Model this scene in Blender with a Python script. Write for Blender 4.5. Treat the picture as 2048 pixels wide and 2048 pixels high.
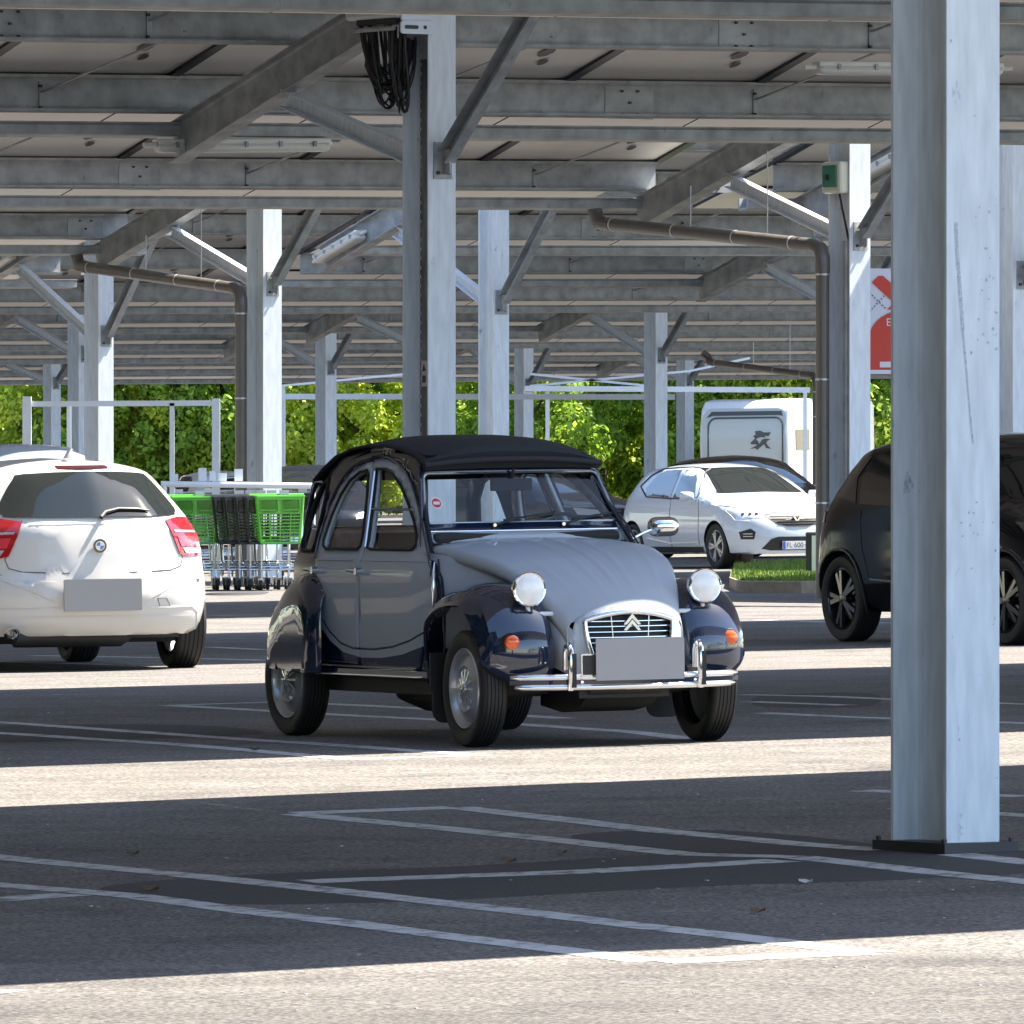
import bpy, bmesh, math, random
from mathutils import Vector, Matrix, noise
from mathutils.geometry import delaunay_2d_cdt
R = math.radians
random.seed(7)
sc = bpy.context.scene
for o in list(bpy.data.objects): bpy.data.objects.remove(o)
COL = sc.collection

# ------------------------------------------------------------------ camera
FPX = 20000.0; CAMH = 1.42
cam_d = bpy.data.cameras.new('camera'); cam = bpy.data.objects.new('camera', cam_d); COL.objects.link(cam)
cam_d.sensor_width = 36; cam_d.lens = 36*FPX/2048; cam_d.clip_start = 1; cam_d.clip_end = 3000
cam.location = (0, 0, CAMH); cam.rotation_euler = (R(90)-math.atan(90/FPX), 0, 0)
sc.camera = cam
# ------------------------------------------------------------------ world, sun, exposure
PD = Vector((.846, .533, 0)); RD = Vector((-.533, .846, 0))     # along the carport rows / away across them
PS, RS = .0108, -.0068                                          # ground slope along those two
w = bpy.data.worlds.new('World'); sc.world = w; w.use_nodes = True
nt = w.node_tree; bg = nt.nodes['Background']
sky = nt.nodes.new('ShaderNodeTexSky'); sky.sky_type = 'NISHITA'; sky.sun_disc = False
light_dir = (RD*.12 + PD*-.60 + Vector((0, 0, -1))).normalized()
sky.sun_elevation = math.asin(-light_dir.z)
sky.sun_rotation = math.atan2(-light_dir.x, -light_dir.y)
sky.air_density = 1.0; sky.dust_density = .6; sky.ozone_density = 1.0
nt.links.new(sky.outputs[0], bg.inputs[0]); bg.inputs[1].default_value = .095
sd = bpy.data.lights.new('sun', 'SUN'); so = bpy.data.objects.new('sun', sd); COL.objects.link(so)
sd.energy = 4.3; sd.angle = R(.5); sd.color = (1, .93, .82)
so.rotation_euler = light_dir.to_track_quat('-Z', 'Y').to_euler()
sc.view_settings.view_transform = 'Standard'; sc.view_settings.look = 'None'
sc.view_settings.gamma = 1; sc.view_settings.use_curve_mapping = False
sc.view_settings.exposure = 2.25
sc.render.engine = 'CYCLES'
sc.cycles.max_bounces = 8; sc.cycles.transparent_max_bounces = 16

# ------------------------------------------------------------------ helpers
def gz(X, Y):
    d = (50-Y)/3
    sp = 3*(d if d > 20 else math.log1p(math.exp(d)))
    return .0128*X - .018*sp
def unproj(u, v):                  # ground point seen at a photograph pixel (2048 scale)
    Y = CAMH*FPX/(v-934+.0128*(u-1024))
    for _ in range(30):
        X = (u-1024)/FPX*Y
        Y = (CAMH-gz(X, Y))*FPX/(v-934)
    return (u-1024)/FPX*Y, Y
def at(u, v, Y):                   # point at a measured distance
    return Vector(((u-1024)/FPX*Y, Y, CAMH-(v-934)/FPX*Y))
def onrow(u, r):                   # point of a line along PD at offset r that is seen at column u
    Y = r/(.846-.533*(u-1024)/FPX)
    return (u-1024)/FPX*Y, Y
def PR(X, Y): return X*PD.x+Y*PD.y, X*RD.x+Y*RD.y

def mat(name, col, rough=.6, metal=0, coat=0, spec=.5, noise_amt=0, nscale=20, bump=0, bscale=200, nstretch=None, emis=None, trans=0, col2=None, detail=4):
    m = bpy.data.materials.new(name); m.use_nodes = True
    t = m.node_tree; b = t.nodes['Principled BSDF']
    b.inputs['Base Color'].default_value = (*col, 1)
    b.inputs['Roughness'].default_value = rough; b.inputs['Metallic'].default_value = metal
    b.inputs['Coat Weight'].default_value = coat; b.inputs['Coat Roughness'].default_value = .03
    b.inputs['Specular IOR Level'].default_value = spec
    if emis: b.inputs['Emission Color'].default_value = (*emis[0], 1); b.inputs['Emission Strength'].default_value = emis[1]
    tc = t.nodes.new('ShaderNodeTexCoord'); mp = t.nodes.new('ShaderNodeMapping')
    t.links.new(tc.outputs['Object'], mp.inputs[0])
    if nstretch: mp.inputs['Scale'].default_value = nstretch
    if noise_amt or col2:
        n = t.nodes.new('ShaderNodeTexNoise'); n.inputs['Scale'].default_value = nscale; n.inputs['Detail'].default_value = detail
        t.links.new(mp.outputs[0], n.inputs[0])
        r = t.nodes.new('ShaderNodeValToRGB')
        r.color_ramp.elements[0].position = .3; r.color_ramp.elements[1].position = .7
        c2 = col2 or tuple(min(1, c*(1+noise_amt)) for c in col)
        c1 = col if col2 else tuple(c*(1-noise_amt) for c in col)
        r.color_ramp.elements[0].color = (*c1, 1); r.color_ramp.elements[1].color = (*c2, 1)
        t.links.new(n.outputs[0], r.inputs[0]); t.links.new(r.outputs[0], b.inputs['Base Color'])
    if bump:
        n2 = t.nodes.new('ShaderNodeTexNoise'); n2.inputs['Scale'].default_value = bscale; n2.inputs['Detail'].default_value = 3
        bp = t.nodes.new('ShaderNodeBump'); bp.inputs['Strength'].default_value = bump; bp.inputs['Distance'].default_value = .01
        t.links.new(tc.outputs['Object'], n2.inputs[0]); t.links.new(n2.outputs[0], bp.inputs['Height']); t.links.new(bp.outputs[0], b.inputs['Normal'])
    return m
def glass(name, tint=(.8, .85, .85), fac=.12, opaque=0.0):
    m = bpy.data.materials.new(name); m.use_nodes = True; t = m.node_tree
    for n in list(t.nodes): t.nodes.remove(n)
    o = t.nodes.new('ShaderNodeOutputMaterial'); mx = t.nodes.new('ShaderNodeMixShader')
    tr = t.nodes.new('ShaderNodeBsdfTransparent'); gl = t.nodes.new('ShaderNodeBsdfGlossy'); fr = t.nodes.new('ShaderNodeFresnel')
    tr.inputs[0].default_value = (*tint, 1); gl.inputs['Roughness'].default_value = .01; fr.inputs[0].default_value = 1.5
    ad = t.nodes.new('ShaderNodeMath'); ad.operation = 'ADD'; ad.inputs[1].default_value = fac-.04; ad.use_clamp = True
    t.links.new(fr.outputs[0], ad.inputs[0]); t.links.new(ad.outputs[0], mx.inputs[0])
    t.links.new(tr.outputs[0], mx.inputs[1]); t.links.new(gl.outputs[0], mx.inputs[2]); t.links.new(mx.outputs[0], o.inputs[0])
    return m

class G:
    def __init__(s): s.v = []; s.f = []; s.m = []
    def add(s, vs, fs, mi=0):
        o = len(s.v); s.v += [Vector(v) for v in vs]
        s.f += [tuple(i+o for i in f) for f in fs]; s.m += [mi]*len(fs)
    def box(s, c, d, mi=0, M=None):
        x, y, z = d[0]/2, d[1]/2, d[2]/2; c = Vector(c)
        vs = [Vector((a*x, b*y, e*z)) for a in (-1, 1) for b in (-1, 1) for e in (-1, 1)]
        if M is not None: vs = [M @ v for v in vs]
        s.add([v+c for v in vs], [(0, 1, 3, 2), (4, 6, 7, 5), (0, 4, 5, 1), (2, 3, 7, 6), (0, 2, 6, 4), (1, 5, 7, 3)], mi)
    def beam(s, p, q, w_, h_, mi=0, up=(0, 0, 1)):        # rectangular bar from p to q
        p = Vector(p); q = Vector(q); d = (q-p).normalized(); u = Vector(up); a = d.cross(u).normalized(); b = a.cross(d).normalized()
        vs = [e+a*(i*w_/2)+b*(j*h_/2) for e in (p, q) for i, j in ((-1, -1), (1, -1), (1, 1), (-1, 1))]
        s.add(vs, [(0, 3, 2, 1), (4, 5, 6, 7), (0, 1, 5, 4), (1, 2, 6, 5), (2, 3, 7, 6), (3, 0, 4, 7)], mi)
    def tube(s, pts, r, n=8, mi=0, cap=True):
        pts = [Vector(p) for p in pts]; rings = []
        a = None
        for i, p in enumerate(pts):
            d = (pts[min(i+1, len(pts)-1)]-pts[max(i-1, 0)]).normalized()
            if a is None: a = d.orthogonal().normalized()
            a = (a-d*a.dot(d)).normalized(); b = d.cross(a)
            rr = r[i] if isinstance(r, (list, tuple)) else r
            rings.append([p+(a*math.cos(t)+b*math.sin(t))*rr for t in [2*math.pi*k/n for k in range(n)]])
        s.loft(rings, True, cap, mi)
    def loft(s, rings, closed=True, cap=False, mi=0):
        n = len(rings[0]); vs = [v for r in rings for v in r]; fs = []
        for i in range(len(rings)-1):
            for k in range(n if closed else n-1):
                k2 = (k+1) % n
                fs.append((i*n+k, i*n+k2, (i+1)*n+k2, (i+1)*n+k))
        if cap: fs.append(tuple(range(n-1, -1, -1))); fs.append(tuple((len(rings)-1)*n+k for k in range(n)))
        s.add(vs, fs, mi)
    def lathe(s, prof, c, ax='y', n=32, mi=0):            # prof: (radius, along axis)
        c = Vector(c); rings = []
        for k in range(n):
            t = 2*math.pi*k/n; ring = []
            for r, h in prof:
                if ax == 'y': ring.append(c+Vector((r*math.cos(t), h, r*math.sin(t))))
                elif ax == 'z': ring.append(c+Vector((r*math.cos(t), r*math.sin(t), h)))
                else: ring.append(c+Vector((h, r*math.cos(t), r*math.sin(t))))
            rings.append(ring)
        rings.append(rings[0]); s.loft(rings, False, False, mi)
    def prism(s, out, f0, f1, mi=0):                       # outline points -> two 3D mappings
        n = len(out); vs = [f0(*p) for p in out]+[f1(*p) for p in out]
        s.add(vs, [tuple(range(n-1, -1, -1)), tuple(range(n, 2*n))]+[(i, (i+1) % n, n+(i+1) % n, n+i) for i in range(n)], mi)
    def patch(s, out, mapf, step=.06, holes=(), regions=(), mi=0, lines=()):
        def dens(poly, close=True):
            r = []
            n = len(poly)
            for i in range(n if close else n-1):
                a = Vector(poly[i]); b = Vector(poly[(i+1) % n]); k = max(1, int((b-a).length/step))
                r += [a.lerp(b, j/k) for j in range(k)]
            if not close: r.append(Vector(poly[-1]))
            return r
        vs = []; es = []
        for poly in [out]+list(holes)+[g[0] for g in regions]:
            d = dens(poly); o = len(vs); vs += d; es += [(o+i, o+(i+1) % len(d)) for i in range(len(d))]
        D = dens(out); HS = [dens(h) for h in holes]; RG = [(dens(g[0]), g[1]) for g in regions]
        def inside(p, poly):
            c = False; n = len(poly); j = n-1
            for i in range(n):
                if (poly[i][1] > p[1]) != (poly[j][1] > p[1]) and p[0] < (poly[j][0]-poly[i][0])*(p[1]-poly[i][1])/(poly[j][1]-poly[i][1])+poly[i][0]: c = not c
                j = i
            return c
        xs = [p[0] for p in out]; ys = [p[1] for p in out]
        x = min(xs)+step/2
        while x < max(xs):
            y = min(ys)+step/2
            while y < max(ys):
                q = Vector((x+.01*step*math.sin(y*97), y+.01*step*math.cos(x*83)))
                if inside(q, D) and not any(inside(q, h) for h in HS): vs.append(q)
                y += step
            x += step
        res = delaunay_2d_cdt(vs, es, [], 0, 1e-5)
        V, F = res[0], res[2]
        keep = {}
        for f in F:
            c = sum((V[i] for i in f), Vector((0, 0)))/len(f)
            if not inside(c, D) or any(inside(c, h) for h in HS): continue
            mm = mi
            for g, k in RG:
                if inside(c, g): mm = k
            keep.setdefault(mm, []).append(f)
        o = len(s.v); s.v += [Vector(mapf(p[0], p[1])) for p in V]
        for mm, fs in keep.items():
            s.f += [tuple(i+o for i in f) for f in fs]; s.m += [mm]*len(fs)
        return s
    def mirror_y(s):
        n = len(s.v); s.v += [Vector((v.x, -v.y, v.z)) for v in s.v]
        s.f += [tuple(i+n for i in reversed(f)) for f in s.f]; s.m += s.m
        return s
    def xf(s, M): s.v = [M @ v for v in s.v]; return s
    def mesh(s, name, mats, smooth=None):
        me = bpy.data.meshes.new(name)
        used = sorted({i for f in s.f for i in f}); mp = {a: b for b, a in enumerate(used)}
        me.from_pydata([s.v[i] for i in used], [], [tuple(mp[i] for i in f) for f in s.f])
        for m in (mats if isinstance(mats, (list, tuple)) else [mats]): me.materials.append(m)
        me.polygons.foreach_set('material_index', s.m)
        if smooth is not None:
            me.polygons.foreach_set('use_smooth', [True]*len(me.polygons)); me.update()
            me.set_sharp_from_angle(angle=R(smooth))
        me.update(); return me
    def build(s, name, mats, parent=None, smooth=None, thick=0, bevel=0, off=-1):
        o = bpy.data.objects.new(name, s.mesh(name, mats, smooth)); COL.objects.link(o)
        if parent: o.parent = parent
        if thick:
            md = o.modifiers.new('t', 'SOLIDIFY'); md.thickness = thick; md.offset = off
        if bevel:
            md = o.modifiers.new('b', 'BEVEL'); md.width = bevel; md.segments = 2; md.limit_method = 'ANGLE'
        return o
def tag(o, label=None, cat=None, group=None, kind=None):
    for k, v in (('label', label), ('category', cat), ('group', group), ('kind', kind)):
        if v: o[k] = v
    return o
def thing(name, label, cat, loc=(0, 0, 0), M=None, group=None):
    o = bpy.data.objects.new(name, None); COL.objects.link(o); o.empty_display_size = .3
    if M is None: o.location = loc
    else: o.matrix_world = Matrix.Translation(loc) @ M.to_4x4()
    return tag(o, label, cat, group, 'thing')
def copy_tree(o, parent=None):
    c = o.copy(); COL.objects.link(c); c.parent = parent
    for ch in o.children: copy_tree(ch, c)
    return c
def ground_frame(X, Y, heading):
    """axes of something standing on the sloping ground; heading = unit (x,y) forward"""
    n = Vector((gz(X, Y)-gz(X+1, Y), gz(X, Y)-gz(X, Y+1), 1)).normalized()
    fwd = Vector((heading[0], heading[1], 0)); fwd = (fwd-n*fwd.dot(n)).normalized(); left = n.cross(fwd)
    return Matrix((fwd, left, n)).transposed(), Vector((X, Y, gz(X, Y)))
def rround(w_, h_, r, n=4, cx=0, cy=0):
    o = []
    for qx, qy, a0 in ((1, 1, 0), (-1, 1, 90), (-1, -1, 180), (1, -1, 270)):
        for k in range(n+1):
            a = R(a0+90*k/n); o.append((cx+qx*(w_/2-r)+r*math.cos(a), cy+qy*(h_/2-r)+r*math.sin(a)))
    return o
def smoothpoly(pts, n=3, close=True):                      # Catmull-Rom densify
    N = len(pts); out = []
    for i in range(N if close else N-1):
        p = [Vector(pts[(i+k) % N]) if close else Vector(pts[min(max(i+k, 0), N-1)]) for k in (-1, 0, 1, 2)]
        for j in range(n):
            t = j/n
            out.append(tuple(.5*((2*p[1])+(p[2]-p[0])*t+(2*p[0]-5*p[1]+4*p[2]-p[3])*t*t+(3*p[1]-p[0]-3*p[2]+p[3])*t**3)))
    if not close: out.append(tuple(pts[-1]))
    return out
def text_obj(name, txt, size, M, material, parent, depth=.003, align='CENTER'):
    cu = bpy.data.curves.new(name, 'FONT'); cu.body = txt; cu.size = size; cu.extrude = depth; cu.align_x = align; cu.align_y = 'CENTER'
    tmp = bpy.data.objects.new('tmp', cu); COL.objects.link(tmp)
    dg = bpy.context.evaluated_depsgraph_get(); me = bpy.data.meshes.new_from_object(tmp.evaluated_get(dg))
    bpy.data.objects.remove(tmp)
    me.materials.clear(); me.materials.append(material)
    o = bpy.data.objects.new(name, me); COL.objects.link(o); o.parent = parent; o.matrix_local = M
    return o

# ------------------------------------------------------------------ materials
def asphalt_mat():
    m = bpy.data.materials.new('asphalt'); m.use_nodes = True; t = m.node_tree; b = t.nodes['Principled BSDF']
    tc = t.nodes.new('ShaderNodeTexCoord')
    def noi(scale, det, stretch=None):
        n = t.nodes.new('ShaderNodeTexNoise'); n.inputs['Scale'].default_value = scale; n.inputs['Detail'].default_value = det
        if stretch:
            mp = t.nodes.new('ShaderNodeMapping'); mp.inputs['Scale'].default_value = stretch; mp.inputs['Rotation'].default_value = (0, 0, R(-32))
            t.links.new(tc.outputs['Object'], mp.inputs[0]); t.links.new(mp.outputs[0], n.inputs[0])
        else: t.links.new(tc.outputs['Object'], n.inputs[0])
        return n
    def ramp(n, a, b_, p0=.35, p1=.65):
        r = t.nodes.new('ShaderNodeValToRGB'); r.color_ramp.elements[0].position = p0; r.color_ramp.elements[1].position = p1
        r.color_ramp.elements[0].color = (*a, 1); r.color_ramp.elements[1].color = (*b_, 1); t.links.new(n.outputs[0], r.inputs[0]); return r
    def mul(a, c):
        x = t.nodes.new('ShaderNodeMixRGB'); x.blend_type = 'MULTIPLY'; x.inputs[0].default_value = 1
        t.links.new(a.outputs[0], x.inputs[1]); t.links.new(c.outputs[0], x.inputs[2]); return x
    big = ramp(noi(.35, 5, (1, 2.2, 1)), (.138, .128, .118), (.178, .166, .153))
    fine = ramp(noi(42, 3), (.58, .58, .60), (1.32, 1.31, 1.29), .42, .6)
    mid = ramp(noi(3, 5), (.88, .88, .89), (1.1, 1.1, 1.09))
    vn = t.nodes.new('ShaderNodeTexVoronoi'); vn.inputs['Scale'].default_value = 30; t.links.new(tc.outputs['Object'], vn.inputs[0])
    r2 = t.nodes.new('ShaderNodeValToRGB'); r2.color_ramp.elements[0].position = .0; r2.color_ramp.elements[1].position = .12
    r2.color_ramp.elements[0].color = (2.2, 2.15, 2.1, 1); r2.color_ramp.elements[1].color = (1, 1, 1, 1); t.links.new(vn.outputs['Distance'], r2.inputs[0])
    stn_ = ramp(noi(.9, 8), (.74, .74, .77), (1, 1, 1), .32, .42)
    trk = ramp(noi(1.1, 6, (.12, 3.0, 1)), (.92, .92, .93), (1.02, 1.02, 1.02), .4, .58)
    c = mul(mul(mul(mul(mul(big, fine), mid), r2), stn_), trk)
    # near ground darkened in the colour, imitating how it reflects at a grazing view
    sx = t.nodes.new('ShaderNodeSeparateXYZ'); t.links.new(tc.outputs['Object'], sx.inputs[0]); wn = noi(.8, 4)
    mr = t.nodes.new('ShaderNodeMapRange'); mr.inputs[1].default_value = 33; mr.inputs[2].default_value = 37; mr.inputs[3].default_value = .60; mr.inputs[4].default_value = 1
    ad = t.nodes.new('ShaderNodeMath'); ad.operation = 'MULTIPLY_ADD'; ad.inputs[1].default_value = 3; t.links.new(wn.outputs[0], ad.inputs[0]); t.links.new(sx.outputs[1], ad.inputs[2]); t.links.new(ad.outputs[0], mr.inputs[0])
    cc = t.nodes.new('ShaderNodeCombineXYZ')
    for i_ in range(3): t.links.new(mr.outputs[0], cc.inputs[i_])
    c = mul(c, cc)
    t.links.new(c.outputs[0], b.inputs['Base Color']); b.inputs['Roughness'].default_value = .85; b.inputs['Specular IOR Level'].default_value = .35
    bp = t.nodes.new('ShaderNodeBump'); bp.inputs['Strength'].default_value = .8; bp.inputs['Distance'].default_value = .014
    n = noi(45, 3); t.links.new(n.outputs[0], bp.inputs['Height']); t.links.new(bp.outputs[0], b.inputs['Normal'])
    return m
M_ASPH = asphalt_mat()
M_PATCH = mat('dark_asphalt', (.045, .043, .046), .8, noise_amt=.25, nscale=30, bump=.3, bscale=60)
M_KERB = mat('kerb_concrete', (.30, .24, .18), .9, noise_amt=.25, nscale=6, bump=.3)
def paint_mat():
    m = bpy.data.materials.new('line_paint'); m.use_nodes = True; t = m.node_tree; b = t.nodes['Principled BSDF']
    tc = t.nodes.new('ShaderNodeTexCoord'); n = t.nodes.new('ShaderNodeTexNoise'); n.inputs['Scale'].default_value = 9; n.inputs['Detail'].default_value = 9; n.inputs['Roughness'].default_value = .75
    t.links.new(tc.outputs['Object'], n.inputs[0]); r = t.nodes.new('ShaderNodeValToRGB')
    r.color_ramp.elements[0].position = .40; r.color_ramp.elements[0].color = (.16, .15, .14, 1)
    r.color_ramp.elements[1].position = .5; r.color_ramp.elements[1].color = (.5, .5, .5, 1)
    t.links.new(n.outputs[0], r.inputs[0]); t.links.new(r.outputs[0], b.inputs['Base Color']); b.inputs['Roughness'].default_value = .7
    return m
M_LINE = paint_mat()
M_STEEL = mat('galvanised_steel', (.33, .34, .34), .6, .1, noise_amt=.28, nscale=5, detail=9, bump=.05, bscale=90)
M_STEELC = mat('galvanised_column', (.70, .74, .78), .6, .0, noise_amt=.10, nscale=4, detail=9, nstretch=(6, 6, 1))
def spot(m, scale, lo, hi, dark):
    t = m.node_tree; b = t.nodes['Principled BSDF']; src = b.inputs['Base Color'].links[0].from_socket
    tc = t.nodes.new('ShaderNodeTexCoord'); mp = t.nodes.new('ShaderNodeMapping'); mp.inputs['Scale'].default_value = (1, 1, .45); t.links.new(tc.outputs['Object'], mp.inputs[0])
    n = t.nodes.new('ShaderNodeTexNoise'); n.inputs['Scale'].default_value = scale; n.inputs['Detail'].default_value = 12; n.inputs['Roughness'].default_value = .7; t.links.new(mp.outputs[0], n.inputs[0])
    r = t.nodes.new('ShaderNodeValToRGB'); r.color_ramp.elements[0].position = lo; r.color_ramp.elements[1].position = hi; r.color_ramp.elements[0].color = (*dark, 1); r.color_ramp.elements[1].color = (1, 1, 1, 1)
    t.links.new(n.outputs[0], r.inputs[0]); x = t.nodes.new('ShaderNodeMixRGB'); x.blend_type = 'MULTIPLY'; x.inputs[0].default_value = 1
    t.links.new(src, x.inputs[1]); t.links.new(r.outputs[0], x.inputs[2]); t.links.new(x.outputs[0], b.inputs['Base Color'])
spot(M_STEELC, 9, .30, .37, (.45, .47, .5)); spot(M_STEELC, 60, .27, .33, (.3, .3, .32)); spot(M_STEEL, 14, .30, .40, (.6, .6, .6))
M_BOLT = mat('bolt_dark', (.06, .06, .065), .5, .6)
M_BACK = mat('panel_backsheet', (.80, .76, .70), .5, noise_amt=.04, nscale=3)
M_FRAME = mat('panel_frame', (.04, .04, .045), .4, .5)
M_CELL = mat('panel_cells', (.01, .012, .03), .1, 0, coat=.5)
M_PVC = mat('grey_brown_plastic_pipe', (.13, .115, .10), .28, noise_amt=.1, nscale=8)
M_LAMP = mat('lamp_plastic', (.72, .70, .64), .3)
M_WHITE = mat('white_steel_paint', (.72, .75, .78), .45, noise_amt=.05, nscale=4)
M_RUST = mat('primer_brown', (.10, .065, .045), .7, noise_amt=.3, nscale=20)
M_BLACK = mat('black_rubber', (.012, .012, .012), .6)
M_CABLE = mat('black_cable', (.01, .01, .01), .45)
M_GLASSD = mat('dark_glass', (.012, .014, .015), .04, 0, coat=1, spec=.8)
M_CHROME = mat('chrome', (.82, .83, .85), .07, 1)

# ------------------------------------------------------------------ ground
def build_ground():
    g = G()
    xs = [-400, -200, -100, -60, -40, -30, -24, -18, -14, -10, -7, -5, -3.5, -2.5, -1.5, -.7, 0, .7, 1.5, 2.5, 3.5, 5, 7, 10, 14, 18, 24, 30, 40, 60, 100, 200, 400]
    ys = [-60, -20, 0, 10, 18]+[20+i*1.0 for i in range(60)]+[82, 90, 100, 120, 150, 200, 300, 450, 700, 1200, 2200]
    def zz(x, y): return gz(max(-40, min(40, x)), y) if y > 20 else gz(max(-40, min(40, x)), 20)
    vs = [(x, y, zz(x, y)) for y in ys for x in xs]; n = len(xs)
    fs = [(j*n+i, j*n+i+1, (j+1)*n+i+1, (j+1)*n+i) for j in range(len(ys)-1) for i in range(n-1)]
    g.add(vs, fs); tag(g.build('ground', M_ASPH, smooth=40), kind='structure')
build_ground()
def strip_mesh(g, a, b, wid, lift, mi=0, wob=0):
    a = Vector((*a, 0)); b = Vector((*b, 0)); L = (b-a).length; n = max(2, int(L/.35)); d = (b-a)/L; s_ = Vector((-d.y, d.x, 0))
    rings = []
    for i in range(n+1):
        c = a+d*(L*i/n); c += s_*wob*noise.noise(Vector((c.x*.9, c.y*.9, 1.3)))
        w_ = wid*(1+.12*noise.noise(Vector((c.x*1.7, c.y*1.7, 5))))
        ring = []
        for k in (-.5, .5):
            q = c+s_*w_*k; ring.append(Vector((q.x, q.y, gz(q.x, q.y)+lift)))
        rings.append(ring)
    g.loft(rings, False, False, mi)
def road_line(name, pts, wid=.1, lift=.0015, m=None, wob=.0):
    g = G()
    P = [unproj(*p) for p in pts]
    for a, b in zip(P[:-1], P[1:]): strip_mesh(g, a, b, wid, lift, 0, wob)
    return tag(g.build(name, m or M_LINE), kind='structure')
K = 2048/1932
def sc_(pts): return [(x*K, y*K) for x, y in pts]
LINES = [[(-60, 1612), (450, 1662), (1000, 1722), (1340, 1762), (1640, 1798)], [(-60, 1665), (240, 1690), (560, 1730), (980, 1783), (1230, 1814)],
 [(1245, 1815), (1640, 1798)], [(560, 1536), (1000, 1580), (1300, 1612), (1500, 1617), (1932, 1664), (2010, 1672)], [(860, 1524), (1250, 1568), (1500, 1592), (1665, 1604)],
 [(560, 1535), (860, 1524)], [(580, 1664), (1100, 1645), (1480, 1624)], [(1800, 1612), (2010, 1634)], [(-50, 1700), (140, 1688)],
 [(-40, 1361), (500, 1398), (910, 1425)], [(-40, 1381), (330, 1405), (660, 1433)], [(660, 1433), (910, 1425)],
 [(320, 1331), (700, 1352), (1000, 1368), (1180, 1380), (1300, 1395)], [(320, 1331), (520, 1325), (640, 1329), (800, 1338), (1060, 1356)],
 [(1620, 1492), (1932, 1503)], [(1700, 1525), (1980, 1541)], [(1420, 1324), (1600, 1331)], [(1400, 1311), (1560, 1314), (1700, 1320), (1960, 1330)], [(1440, 1345), (1600, 1353), (1960, 1366)],
 [(1430, 1170), (1570, 1174), (1960, 1180)], [(395, 1162), (490, 1160)], [(395, 1221), (500, 1226)], [(60, 1237), (300, 1241), (500, 1246)], [(-20, 1248), (200, 1254)],
 [(-40, 1870), (30, 1872)]]
for L in LINES:
    sl = abs((L[-1][1]-L[0][1])/(L[-1][0]-L[0][0])); neg = L[-1][1] < L[0][1]
    road_line('parking_line', sc_(L), (.24 if neg else .17) if L[0][1] > 1450 else (.17 if neg else .15), wob=.03)
# darker repair strips of asphalt along the rows
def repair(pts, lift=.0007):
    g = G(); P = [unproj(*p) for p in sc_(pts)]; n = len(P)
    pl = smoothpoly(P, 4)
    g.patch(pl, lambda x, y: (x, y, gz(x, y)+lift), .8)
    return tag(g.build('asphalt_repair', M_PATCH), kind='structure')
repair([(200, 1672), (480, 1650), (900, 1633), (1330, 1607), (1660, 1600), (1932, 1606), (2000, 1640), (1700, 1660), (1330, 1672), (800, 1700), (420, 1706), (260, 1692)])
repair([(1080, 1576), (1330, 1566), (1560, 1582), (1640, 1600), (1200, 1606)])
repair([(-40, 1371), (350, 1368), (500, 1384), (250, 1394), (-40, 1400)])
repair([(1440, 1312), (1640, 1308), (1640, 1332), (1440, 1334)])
repair([(400, 1118), (500, 1116), (490, 1122), (400, 1124)])

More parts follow.
